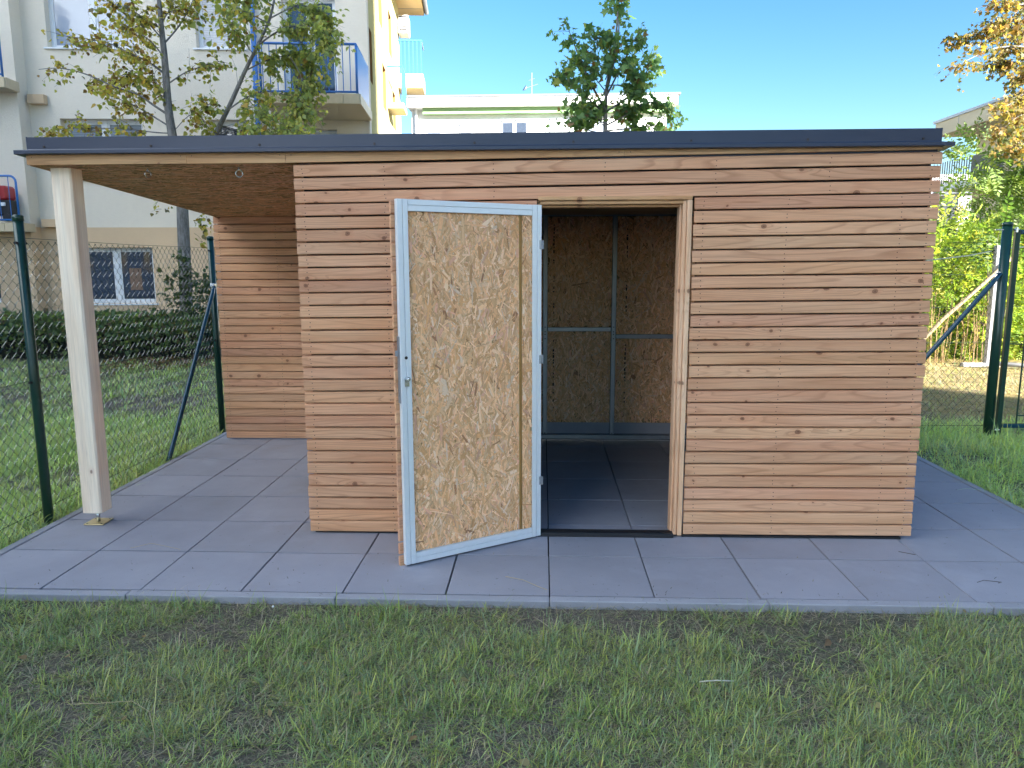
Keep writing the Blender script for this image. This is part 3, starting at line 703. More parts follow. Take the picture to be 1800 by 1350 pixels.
# left wing, stepped forward
lw = [(-9.2, -7.62, .85, 2.0), (-9.3, -7.95, 2.62, 4.6), (-9.3, -7.95, 5.25, 7.2)]
BL('wall', wall_with_holes(-16, -6.9, 2.40, 9.3, lw[1:], .6), M_cream, (0, -.38, 0))
BL('plinth', wall_with_holes(-16, -6.9, ZG, 2.398, lw[:1], .6), M_ochre, (0, -.40, 0))
window(bl, *lw[0], -.25, 2, M_glass); window(bl, *lw[1], -.2, 2, M_glass, False); window(bl, *lw[2], -.2, 2, M_glass, False)
# side wall (turned to the right), lit by the sun
T_ = [(.1, .9, 5.5, 6.6), (2.4, 3.2, 7.3, 8.4), (2.9, 3.7, 5.45, 6.5), (4.7, 5.5, 7.2, 8.3), (5.4, 6.2, 5.4, 6.4), (1.2, 2.0, 3.0, 4.1), (4.4, 5.2, 3.0, 4.1)]
so_ = BL('side_wall', wall_with_holes(.252, 7.9, ZG, 9.3, T_, .42), M_side, (0, 0, 0), (0, 0, R(90)))
for (x0, x1, z0, z1) in T_:
    wo = window(so_, x0, x1, z0, z1, .33, 1, M_glass, False)
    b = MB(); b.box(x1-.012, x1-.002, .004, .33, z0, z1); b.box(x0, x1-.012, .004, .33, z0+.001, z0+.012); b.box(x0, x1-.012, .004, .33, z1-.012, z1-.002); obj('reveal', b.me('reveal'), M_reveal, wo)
BL('corner_strip', MB().box(-.02, .02, -.02, .25, 2.40, 9.3).me('corner_strip'), M_cream)
BL('inner_mass', MB().box(-15.9, -.45, .62, 7.85, ZG, 9.29).me('inner_mass'), M_greywall)
ev = MB(); ev.box(-16.5, .75, -.6, 8.55, 9.3, 9.42); BL('eave', ev, M_soffit)
for i in range(9): BL('soffit_joint', MB().box(.0, .75, -.5+i*1.05, -.49+i*1.05, 9.292, 9.2995), M_gutter)
BL('gutter', MB().tube([(.82, -.6, 9.40), (.82, 8.6, 9.40)], .07, 10), M_gutter)
rf = MB(); rf.poly([(-16.5, 9.42), (.75, 9.42), (-7.9, 12.2)], 'y', -.6, 8.55); BL('roof', rf, plain('red_roof', (.3, .1, .07)))
ac = MB(); ac.box(.02, .34, 7.35, 7.95, 8.45, 8.95, .02)
aco = BL('air_conditioner', ac, M_pvc); b = MB()
for z in np.linspace(8.52, 8.88, 5): b.box(.06, .30, 7.343, 7.352, z, z+.04)
obj('grille', b.me('grille'), M_black, aco)
# balconies
def balcony(x0, x1, y0, y1, z0, z1, hh, tiles=True, n=9, curved=False, bars_side=True, m=M_blue, side_sheet=True):
    """slab from y0 (front) to y1 (wall); railing along the front and the right end"""
    s = BL('balcony', MB().box(x0, x1, y0+.02, y1, z0, z1).me('balcony'), M_beige)
    if tiles:
        k = int((x1-x0)/.3)
        for i in range(k):
            w = (x1-x0)/k; obj('edge_tile', MB().box(x0+i*w+.004, x0+(i+1)*w-.004, y0, y0+.018, z0+.0, z1+.012, .003).me('edge_tile'), M_tile, s)
        k = max(1, int((y1-y0)/.3))
        for i in range(k):
            w = (y1-y0-.02)/k; obj('edge_tile', MB().box(x1+.001, x1+.016, y0+.02+i*w+.004, y0+.02+(i+1)*w-.004, z0, z1+.012, .003).me('edge_tile'), M_tile, s)
    r = MB(); yr = y0+.05; xr = x1-.05; zt = z1+hh
    if curved:
        cv = [(x0, yr, zt)]+[(xr-.12+.12*math.sin(q), yr, zt-.12+.12*math.cos(q)) for q in np.linspace(0, math.pi/2, 6)]+[(xr, yr, z1)]
        r.tube(cv, .022, 8); r.tube([(x0, yr, z1+.07), (xr, yr, z1+.07)], .018, 8)
    else:
        r.tube([(x0, yr, zt), (xr, yr, zt), (xr, y1, zt)], .024, 8); r.tube([(x0, yr, z1+.05), (xr, yr, z1+.05), (xr, y1, z1+.05)], .02, 8)
        r.tube([(xr, yr, z1-.05), (xr, yr, zt)], .024, 8); r.tube([(x0+.02, yr, z1), (x0+.02, yr, zt)], .022, 8)
    obj('handrail', r.me('handrail', True), m, s)
    bars_side = bars_side and not curved
    for i in range(n):
        x = x0+(x1-x0-.1)*(i+.5)/n
        obj('railing_bar', MB().tube([(0, 0, 0), (0, 0, hh-.05)], .0085, 6).me('railing_bar'), m, s, (x, yr, z1+.05))
    k = max(2, int((y1-yr)/.13))
    if bars_side:
        for i in range(k):
            y = yr+(y1-yr)*(i+.5)/k; obj('railing_bar', MB().tube([(0, 0, 0), (0, 0, hh-.05)], .0085, 6).me('railing_bar'), m, s, (xr, y, z1+.05))
    if side_sheet: obj('side_panel', MB().box(xr+.012, xr+.02, yr+.02, y1-.02, z1+.05, zt-.02).me('side_panel'), m, s)
    return s
balcony(-1.80, .05, -1.70, 0, 4.60, 4.77, .90, n=13)
balcony(-10.4, -6.86, -.85, -.38, 5.02, 5.20, .98, curved=True, n=16, side_sheet=False)
balcony(-10.4, -6.82, -.85, -.38, 2.28, 2.44, .92, curved=True, n=18, side_sheet=False)
BL('band', MB().box(-6.84, -6.52, -.16, -.002, 4.86, 5.04), M_ochre)
BL('band', MB().box(-6.80, -6.40, -.16, -.002, 2.402, 2.56), M_ochre)
BL('drainpipe', MB().tube([(-2.28, -.09, .2), (-2.28, -.09, 9.2)], .055, 10), M_blue)
for z in (3.4, 5.2, 6.2): BL('pipe_clamp', MB().tube([(-2.28, -.09, z), (-2.28, -.09, z+.04)], .066, 10), M_blue)
# small blue framed balconies on the side wall
b = BL('side_balcony', MB().box(.0, .42, 3.9, 4.9, 5.62, 5.75), M_tile)
r = MB(); r.tube([(.4, 3.92, 6.65), (.4, 4.88, 6.65)], .03, 6); r.tube([(.4, 3.92, 5.75), (.4, 3.92, 6.65), (.01, 3.92, 6.65)], .03, 6)
for i in range(6): r.tube([(.4, 3.95+i*.18, 5.75), (.4, 3.95+i*.18, 6.65)], .02, 5)
obj('railing', r.me('railing'), M_blue, b)
b = BL('side_balcony', MB().box(.0, .75, 7.2, 8.2, 6.85, 7.25), M_tile)
r = MB(); r.tube([(.02, 7.24, 8.2), (.72, 7.24, 8.2), (.72, 8.2, 8.2)], .03, 6)
for i in range(6): r.tube([(.1+i*.12, 7.24, 7.25), (.1+i*.12, 7.24, 8.2)], .02, 5)
obj('railing', r.me('railing'), M_blue, b)
# red and black cart on the lower left balcony
cb = Matrix.Rotation(FA, 4, 'Z'); cp = Vector((-1.2, 13, 0))+cb.to_3x3() @ Vector((-7.24, -.60, 2.445))
ct = thing('storage_cart', 'red and black wheeled box on the lower left balcony behind blue bars', 'cart', cp, (0, 0, FA))
obj('body', MB().box(-.22, .2, -.16, .16, .12, .42, .02).me('body'), M_black, ct); obj('lid', MB().box(-.24, .15, -.17, .17, .425, .70, .04).me('lid'), M_red, ct)
obj('shelf', MB().box(-.23, .12, -.2, -.165, .30, .37, .01).me('shelf'), M_pvc, ct)
for x in (-.15, .12): obj('wheel', MB().tube([(x, -.19, .075), (x, -.13, .075)], .075, 14).me('wheel'), M_red if x < 0 else M_black, ct)

# ------------------------------------------------------------------ far white building
fb = thing('far_building', 'sunlit white flat roofed block with green balcony far behind the shed', 'building', (2.1, 60, ZG))
def FB(name, b, m, parent=None): return obj(name, b.me(name) if isinstance(b, MB) else b, m, parent or fb)
M_fgreen = plain('green_painted_band', (.22, .36, .16), .6); M_fbalc = plain('pale_green_panel', (.35, .62, .50), .5)
FB('wall', MB().box(-10.3, 10.2, 0, 12, ZG, 14.0), M_white)
FB('eave', MB().box(-10.5, 10.9, -1.1, 12.5, 14.0, 14.72), M_white)
FB('green_band', MB().box(-9.3, 10.4, -.62, -.002, 13.55, 13.998), M_fgreen)
FB('roof_edge', MB().box(-10.7, 11.1, -1.2, 12.6, 14.72, 14.86), M_gutter)
for x0, x1, z0, z1, g in ((-9.0, -8.0, 10.6, 12.6, M_glass_pale), (-6.3, -5.5, 10.9, 12.6, M_glass_pale), (-2.9, -2.1, 11.3, 12.9, M_glass), (-1.8, -1.0, 11.3, 12.9, M_glass), (1.0, 2.9, 10.6, 13.0, M_white), (4.0, 5.2, 10.8, 12.7, M_glass_pale), (6.5, 7.5, 10.8, 12.7, M_glass_pale), (-9.0, -8.0, 6.6, 8.6, M_glass), (6.5, 7.5, 6.6, 8.6, M_glass)):
    w_ = FB('window', MB().box(x0-.08, x1+.08, -.06, -.002, z0-.08, z1+.08), M_pvc)
    obj('pane', MB().box(x0, x1, -.075, -.062, z0, z1).me('pane'), g, w_); obj('lintel', MB().box(x0-.15, x1+.25, -.12, -.002, z1+.12, z1+.2).me('lintel'), M_gutter, w_)
s = FB('balcony', MB().box(-4.2, 3.1, -1.5, -.002, 9.6, 9.85), M_white)
for i in range(24): obj('balcony_panel', MB().box(-4.15+i*.3, -3.90+i*.3, -1.5, -1.46, 9.9, 11.0).me('balcony_panel'), M_fbalc, s)
obj('handrail', MB().tube([(-4.2, -1.48, 11.1), (3.1, -1.48, 11.1)], .05, 6).me('handrail'), M_fbalc, s)
FB('chimney', MB().box(-3.6, -2.5, 3, 4, 14.86, 15.35), M_white); FB('chimney', MB().box(-2.0, -1.4, 3, 4, 14.86, 15.6), M_white)
a = MB(); a.tube([(-.6, 2, 14.86), (-.6, 2, 17.2)], .05, 6); a.tube([(-1.1, 2, 16.0), (-.1, 2, 16.3)], .03, 5); a.tube([(-.85, 2, 16.6), (-.35, 2, 16.75)], .025, 5); a.tube([(-1.05, 1.95, 15.9), (-1.2, 1.9, 16.0)], [.05, .28], 10)
FB('antenna', a, M_gutter)
FB('drainpipe', MB().tube([(-9.9, -.15, 8), (-9.9, -.15, 14)], .12, 8), M_pvc)
# ------------------------------------------------------------------ right-hand house
RX, RY = 16.1, 22.0
rh = thing('house', 'beige house with wide flat eaves half hidden by bushes on the right', 'house', (RX, RY, ZG))
def RH(name, b, m, parent=None): return obj(name, b.me(name) if isinstance(b, MB) else b, m, parent or rh, Vector((0, 0, 0)) if parent else (-RX, -RY, -ZG))
pe = at(1660, 236, RY); pw = at(1718, 236, RY)
EZ = pe.z
RH('wall', MB().box(pw.x, pw.x+9, 8, RY, ZG, EZ+.05), M_beige)
ef = MB(); ef.box(pe.x, pw.x+9.8, 7, RY+.6, EZ, EZ+.42); efo = RH('eave', ef, M_beige)
RH('roof', MB().box(pe.x-.04, pw.x+9.9, 6.9, RY+.7, EZ+.42, EZ+.50), M_gutter)
for y in np.arange(8.0, RY, 2.2): RH('eave_joint', MB().box(pe.x-.004, pe.x+.001, y, y+.02, EZ+.01, EZ+.41), M_gutter)
s = RH('balcony', MB().box(pw.x-.95, pw.x-.002, RY-1.6, RY+.4, EZ-1.75, EZ-1.55), M_white)
for i in range(14): RH('railing_bar', MB().box(pw.x-.95, pw.x-.92, RY-1.58+i*.14, RY-1.56+i*.14, EZ-1.55, EZ-.85), M_gutter)
RH('railing_sheet', MB().box(pw.x-.92, pw.x-.03, RY-1.6, RY-1.57, EZ-1.53, EZ-.86), M_gutter)
for k, y in enumerate((11.5, 16.0)):
    wo = RH('window', MB().box(pw.x-.03, pw.x-.002, y, y+1.4, EZ-2.3, EZ-.9), M_pvc); obj('pane', MB().box(pw.x-.04, pw.x-.032, y+.1, y+1.3, EZ-2.2, EZ-1.0).me('pane'), M_glass, wo)
wh = thing('white_house', 'small white house seen in the gap right of the shed roof', 'house', (19.5, 40, ZG))
p0 = at(1640, 318, 40); p1 = at(1692, 318, 40)
def WH(name, b, m): return obj(name, b.me(name), m, wh, (-19.5, -40, -ZG))
WH('wall', MB().box(p0.x-4, p1.x, 40, 48, ZG, p0.z), M_white); WH('roof', MB().box(p0.x-4.3, p1.x+.3, 39.6, 48.4, p0.z, p0.z+.3), M_white)
for x in (p1.x-1.3, p1.x-.6): WH('window', MB().box(x-.22, x+.22, 39.94, 39.998, p0.z-1.7, p0.z-.6), M_glass)
gar = thing('grey_shed', 'grey boarded outbuilding low between the white house and the beige house', 'shed', (19, 34, ZG))
g0 = at(1686, 340, 34); g1 = at(1722, 345, 34)
b = MB(); b.box(g0.x, g1.x+3, 34, 38, ZG, g0.z); obj('wall', b.me('wall'), M_greywall, gar, (-19, -34, -ZG))
obj('roof', MB().box(g0.x-.2, g1.x+3.2, 33.8, 38.2, g0.z, g0.z+.15).me('roof'), M_gutter, gar, (-19, -34, -ZG))
# apartment block behind the camera on the right: it throws the shade the whole plot lies in
BX, BY, BH = 27.0, -23.6, 33.0
ob = thing('apartment_building', 'tall plain apartment block behind the camera that shades the plot', 'building', (BX, BY, ZG))
b = MB(); b.box(0, 13, -46, 0, 0, BH); obj('wall', b.me('wall'), M_cream, ob)
obj('roof', MB().box(-.4, 13.4, -46.4, .0, BH, BH+.4).me('roof'), M_gutter, ob)
lb = thing('apartment_building', 'unseen pale blue block added left of the plot to bounce sunlight', 'building', (-14, 10, ZG))  # block added out of view so its sunlit wall brightens the shaded shed
b = MB(); b.box(-12, 0, -64, 0, 0, 29); obj('wall', b.me('wall'), render_wall('pale_blue_bounce_wall', (.68, .77, .88)), lb)
obj('roof', MB().box(-12.4, .4, -64.4, .4, 29, 29.4).me('roof'), M_gutter, lb)
wl_me = MB().box(.002, .05, 0, 1.5, 0, 1.4).me('window'); pl_me = MB().box(.052, .06, .08, 1.42, .08, 1.32).me('pane')
for fz in range(9):
    for k in range(15):
        w_ = obj('window', wl_me, M_pvc, lb, (0, -62+k*4.2, 1.3+fz*3.1)); obj('pane', pl_me, M_glass, w_)
win_me = MB().box(-.05, -.002, 0, 1.5, 0, 1.4).me('window'); pane_me = MB().box(-.06, -.052, .08, 1.42, .08, 1.32).me('pane')
for fz in range(11):
    for k in range(14):
        w_ = obj('window', win_me, M_pvc, ob, (0, -44+k*3.2, 1.1+fz*2.9)); obj('pane', pane_me, M_glass, w_)

# ------------------------------------------------------------------ grass
def vnoise(x, y, seed, f):
    """cheap smooth value noise in [0,1]"""
    g = np.random.default_rng(seed).random((64, 64)); X = x*f; Y = y*f
    i = np.floor(X).astype(int); j = np.floor(Y).astype(int); a = X-i; b = Y-j; a = a*a*(3-2*a); b = b*b*(3-2*b)
    q = lambda p, r: g[p % 64, r % 64]
    return (q(i, j)*(1-a)+q(i+1, j)*a)*(1-b)+(q(i, j+1)*(1-a)+q(i+1, j+1)*a)*b
def blades(x, y, h, wd, az, p0, p1, C, z0=ZG):
    n = len(x); R_ = 4; V = np.zeros((n, 7, 3), np.float32)
    px = np.zeros(n); pz = np.zeros(n); dx, dy = np.cos(az), np.sin(az); sx, sy = -dy, dx
    for r in range(R_):
        if r:
            ph = p0+p1*((r-.5)/3); px = px+np.sin(ph)*h/3; pz = pz+np.cos(ph)*h/3
        pz = np.maximum(pz, .002+.004*(r > 0))
        wr = wd*(1, .85, .55, 0)[r]
        cx, cy = x+dx*px, y+dy*px
        if r < 3:
            V[:, 2*r] = np.stack([cx-sx*wr/2, cy-sy*wr/2, z0+pz], 1); V[:, 2*r+1] = np.stack([cx+sx*wr/2, cy+sy*wr/2, z0+pz], 1)
        else: V[:, 6] = np.stack([cx, cy, z0+pz], 1)
    b = (np.arange(n)*7)[:, None]
    T = np.concatenate([b+np.array([t]) for t in ((0, 1, 3), (0, 3, 2), (2, 3, 5), (2, 5, 4), (4, 5, 6))])
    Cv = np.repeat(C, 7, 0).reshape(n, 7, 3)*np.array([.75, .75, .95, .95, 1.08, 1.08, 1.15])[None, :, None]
    return V.reshape(-1, 3), T, Cv.reshape(-1, 3)
GREENS = np.array([(.29, .37, .09), (.25, .34, .10), (.22, .31, .14), (.37, .40, .10), (.22, .29, .16), (.40, .39, .15)])
STRAWS = np.array([(.36, .29, .18), (.27, .21, .13), (.20, .155, .10), (.42, .36, .24)])
def lawn(name, label_kind, x0, x1, y0, y1, dens, hmean, straw, patch, seed, wide=.0026, keep=None, gmul=1.0):
    g = np.random.default_rng(seed); n = int((x1-x0)*(y1-y0)*dens)
    x = g.uniform(x0, x1, n); y = g.uniform(y0, y1, n)
    big = vnoise(x, y, seed, 1.7); mid = vnoise(x+31, y+17, seed+1, 5.5); sm = vnoise(x+7, y+3, seed+2, 16)
    cover = .45*big+.35*mid+.2*sm-(.13*np.exp(-np.abs(y+.064)/.13) if name == 'front_lawn' else 0)
    k = g.random(n) < np.clip((cover-patch)*5.5, .05, 1)
    if keep is not None: k &= keep(x, y)
    x, y, cover, mid, sm, big = (q[k] for q in (x, y, cover, mid, sm, big)); n = len(x)
    tuft = np.clip((sm-.35)*1.8, 0, 1)
    h = hmean*(.45+.9*cover)*(.6+.7*tuft)*g.lognormal(0, .35, n)
    az = g.uniform(0, 2*np.pi, n)+3*(vnoise(x+50, y, seed+3, 2.5)-.5)
    p0 = np.abs(g.normal(.98, .42, n)); p1 = g.normal(.55, .8, n)
    s = g.random(n) < straw+.22*np.clip(.5-cover, 0, 1)*2
    ci = np.clip((vnoise(x+11, y+5, seed+4, 2.2)*3.2+g.normal(0, 1.2, n)+mid*1.6), 0, 5.999).astype(int)
    C = GREENS[ci]*g.uniform(.75, 1.25, (n, 1))*gmul
    C[s] = STRAWS[g.integers(0, 4, s.sum())]*g.uniform(.7, 1.15, (s.sum(), 1))
    p0[s] = g.uniform(.9, 1.55, s.sum()); p1[s] = g.uniform(-.1, .4, s.sum())
    wd = wide*g.lognormal(0, .28, n)
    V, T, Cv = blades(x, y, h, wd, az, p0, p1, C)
    o = obj(name, tri_mesh(name, V, T, Cv), M_grass, kind='stuff'); return o
off_pave = lambda x, y: ~((x > -.56) & (x < 5.56) & (y > -.064) & (y < 3.55))
lawn('front_lawn', '', .2, 5.3, -1.75, -.064, 18500, .058, .21, .36, 3, .0031)
lawn('front_lawn', '', .2, 5.3, -1.75, -.064, 3800, .068, .10, .58, 21, .0036)
g = np.random.default_rng(5); n = 46000; x = g.uniform(.2, 5.3, n); y = g.uniform(-1.75, -.066, n)
TH = np.array([(.30, .25, .17), (.23, .195, .145), (.18, .16, .12), (.20, .24, .10), (.18, .22, .12), (.36, .31, .22)])
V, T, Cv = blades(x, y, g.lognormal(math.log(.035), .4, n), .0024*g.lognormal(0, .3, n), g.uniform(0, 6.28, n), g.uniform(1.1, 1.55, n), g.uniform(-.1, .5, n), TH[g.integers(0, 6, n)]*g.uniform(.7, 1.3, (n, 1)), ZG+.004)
obj('thatch', tri_mesh('thatch', V, T, Cv), M_grass, kind='stuff')
lawn('front_lawn', '', -4, 9, -4.2, -1.75, 3000, .07, .15, .22, 4, .0045)
lawn('front_lawn', '', -3.4, .2, -1.75, -.064, 8000, .066, .15, .25, 5, .0034); lawn('front_lawn', '', 5.3, 9, -1.75, -.064, 8000, .066, .15, .22, 6, .0034)
lawn('left_lawn', '', -2.6, -.53, -.1, 4.2, 9500, .11, .05, .20, 8, .0042, off_pave, 1.5)
lawn('left_lawn', '', -7.5, -2.6, 0, 4.2, 2500, .10, .05, .22, 9, .006, off_pave, 1.5)
lawn('left_lawn', '', -9.5, 1.0, 4.2, 8.9, 1900, .085, .24, .32, 10, .007, off_pave, 1.5)
lawn('right_lawn', '', 5.5, 8.2, -.1, 4.3, 9000, .10, .06, .22, 12, .0042, off_pave, 1.75)
lawn('right_lawn', '', 4.5, 13, 4.3, 9.0, 2600, .055, .85, .24, 13, .006, off_pave, 1.2)
# loose stalks lying on the turf
g = np.random.default_rng(77); n = 420
x = g.uniform(.5, 4.9, n); y = np.where(g.random(n) < .45, -.064-np.abs(g.normal(0, .16, n)), g.uniform(-1.5, -.07, n))
V, T, Cv = blades(x, y, g.uniform(.06, .22, n), np.full(n, .0026), g.uniform(0, 6.28, n), g.uniform(1.35, 1.53, n), g.uniform(-.05, .12, n), STRAWS[g.integers(0, 4, n)]*g.uniform(.7, 1.2, (n, 1)), ZG+.012)
obj('dry_stalks', tri_mesh('dry_stalks', V, T, Cv), M_grass, kind='stuff')
def stalk(name, label, pts, r, m, cat='stalk'):
    p0 = Vector(pts[0]); o = obj(name, MB().tube([Vector(p)-p0 for p in pts], r, 5).me(name, True), m, loc=p0); return tag(o, label, cat, 'loose stalks and twigs on the ground')
M_straw = plain('pale_straw', (.50, .40, .24), .7); M_stick = plain('bleached_stick', (.62, .58, .50), .7)
stalk('grass_stalk', 'pale dry stalk lying across the slab joint in front of the doorway', [(2.28, .21, .004), (2.37, .16, .009), (2.44, .10, .004), (2.49, .06, .003)], .0015, M_straw)
stalk('grass_stalk', 'thin bent dry stalk on the slabs under the open bay', [(.16, .53, .003), (.24, .60, .006), (.33, .57, .004), (.45, .52, .003)], .0010, M_straw)
stalk('twig', 'short dark twig on the right hand slabs', [(4.62, .22, .003), (4.66, .235, .008), (4.74, .225, .003)], .0014, M_twig, 'twig')
stalk('grass_stalk', 'small dark sliver on the slab near the right front corner of the shed', [(4.42, .62, .003), (4.49, .575, .003)], .0016, M_twig)
pS = at(1262, 1198, -.6); 
def onz(px, py, z):
    d = _f+_r*((px-900)/FPX)-_u*((py-675)/FPX); return CAM+d*((z-CAM.z)/d.z)
a, b_ = onz(1230, 1198, .0), onz(1290, 1197, .0)
stalk('stick', 'straight white stick lying on the front grass right of centre', [a, (a+b_)/2+Vector((0, .003, .002)), b_], .0022, M_stick, 'stick')
pp = [onz(118, 1238, .02), onz(175, 1236, .035), onz(232, 1232, .045), onz(262, 1250, .05), onz(272, 1290, .02), onz(268, 1335, .0)]
stalk('grass_stalk', 'long kinked yellow stalk standing in the grass at bottom left', pp, .0013, plain('dull_straw', (.34, .28, .16), .8))
peb = bmesh.new(); bmesh.ops.create_icosphere(peb, subdivisions=1, radius=.006); me_ = bpy.data.meshes.new('pebble'); peb.to_mesh(me_); peb.free()
tag(obj('pebble', me_, M_white, loc=onz(480, 1066, -.012)), 'small white pebble in the bare soil along the kerb', 'pebble')

# crumbs of soil and bits of straw on the slabs, more of them towards the edges
g = np.random.default_rng(99); n = 420; x = g.uniform(-.5, 5.5, n); y = np.where(g.random(n) < .5, g.exponential(.12, n)-.05, g.uniform(-.05, 3.2, n))
V, T, Cv = blades(x, y, g.uniform(.004, .022, n), g.uniform(.0015, .004, n), g.uniform(0, 6.28, n), g.uniform(1.2, 1.5, n), np.zeros(n), np.array([(.05, .04, .03), (.10, .08, .06), (.26, .21, .13)])[g.integers(0, 3, n)], .0025)
obj('crumbs', tri_mesh('crumbs', V, T, Cv), M_grass, kind='stuff')

# ------------------------------------------------------------------ trees, shrubs, hedge
POP = np.array([(0, 0, 0), (.12, .30, .06), (.42, .40, .09), (1, 0, -.05), (.42, -.40, .09), (.12, -.30, .06), (.45, 0, 0)], float)
POPT = np.array([(0, 6, 1), (1, 6, 2), (2, 6, 3), (3, 6, 4), (4, 6, 5), (5, 6, 0)])
_mp = [(0, 0), (.06, .22), (-.05, .48), (.28, .36), (.46, .62), (.56, .24), (1.0, 0), (.56, -.24), (.46, -.62), (.28, -.36), (-.05, -.48), (.06, -.22)]
MAP = np.array([(u, v, .10*abs(v)-.12*u*u) for u, v in _mp]+[(.36, 0, 0)], float); MAPT = np.array([(i, 12, (i+1) % 12) for i in range(12)])
LFT = np.array([(0, 0, 0), (.45, .17, .03), (1, 0, -.06), (.45, -.17, .03)], float); LFTT = np.array([(0, 2, 1), (0, 3, 2)])
def basis(d, nrm):
    d = d/np.linalg.norm(d, axis=1, keepdims=True); nrm = nrm-d*(nrm*d).sum(1, keepdims=True); nrm = nrm/(np.linalg.norm(nrm, axis=1, keepdims=True)+1e-9)
    return d, np.cross(nrm, d), nrm
def leaf_mesh(name, P, D, NR, S, C, shape, tris):
    d, s, n = basis(D, NR); k = len(shape)
    V = P[:, None]+S[:, None, None]*(shape[None, :, 0:1]*d[:, None]+shape[None, :, 1:2]*s[:, None]+shape[None, :, 2:3]*n[:, None])
    T = ((np.arange(len(P))*k)[:, None, None]+tris[None]).reshape(-1, 3)
    return tri_mesh(name, V.reshape(-1, 3), T, np.repeat(C, k, 0))
def crown(tree, base, P, D, S, C, shape, tris, tones, n_obj=300):
    """the leaves that show largest become objects, the rest one joined part"""
    n = len(P); NR = rng.normal(0, 1, (n, 3)); NR[:, 2] += .5
    rel = P-np.array(CAM); dep = rel @ np.array(_f); u = rel @ np.array(_r)/dep; v = rel @ np.array(_u)/dep
    vis = (np.abs(u) < 900/FPX) & (v < 675/FPX) & (v > -.2+.02*0) & (v > .14)
    key = np.where(vis, S/dep, 0)*rng.uniform(.8, 1.2, n); idx = np.argsort(-key)[:n_obj]; rest = np.ones(n, bool); rest[idx] = False
    b = np.array(base)
    obj('foliage', leaf_mesh('foliage', P[rest]-b, D[rest], NR[rest], S[rest], C[rest], shape, tris), M_leaf, tree, kind='stuff')
    me = tri_mesh('leaf', shape, tris, np.ones((len(shape), 3))*.1)
    ml = leaf_material('leaf_'+tree.name, tones); me.materials.append(ml)
    d, s, nn = basis(D, NR)
    for i in idx:
        o = bpy.data.objects.new('leaf', me); col.objects.link(o); o.parent = tree
        m = Matrix.Identity(4)
        for r in range(3):
            m[r][0] = d[i][r]*S[i]; m[r][1] = s[i][r]*S[i]; m[r][2] = nn[i][r]*S[i]; m[r][3] = P[i][r]-b[r]
        o.matrix_local = m
def smooth_path(pts, k=5):
    pts = [Vector(p) for p in pts]; out = []
    for i in range(len(pts)-1):
        p0, p1, p2, p3 = pts[max(i-1, 0)], pts[i], pts[i+1], pts[min(i+2, len(pts)-1)]
        for j in range(k):
            t = j/k; out.append(.5*((2*p1)+(p2-p0)*t+(2*p0-5*p1+4*p2-p3)*t*t+(3*p1-p0-3*p2+p3)*t**3))
    out.append(pts[-1]); return out
def twigs(path, n, length, nleaf, start=.25, droop=.15):
    """side shoots along a branch; returns shoots (list of points) and leaf seats"""
    sh = []; L = len(path)
    for _ in range(n):
        t = random.uniform(start, 1)*(L-1); i = min(int(t), L-2); p = path[i].lerp(path[i+1], t-i)
        ax = (path[i+1]-path[i]).normalized()
        d = (ax*random.uniform(.2, 1.0)+Vector((random.gauss(0, .7), random.gauss(0, .7), random.gauss(.05, .5)))).normalized()
        l = length*random.uniform(.4, 1.15); pts = [p]
        for k in range(3):
            d = (d+Vector((random.gauss(0, .18), random.gauss(0, .18), random.gauss(-droop, .12)))).normalized(); pts.append(pts[-1]+d*l/3)
        sh.append(pts)
    return sh
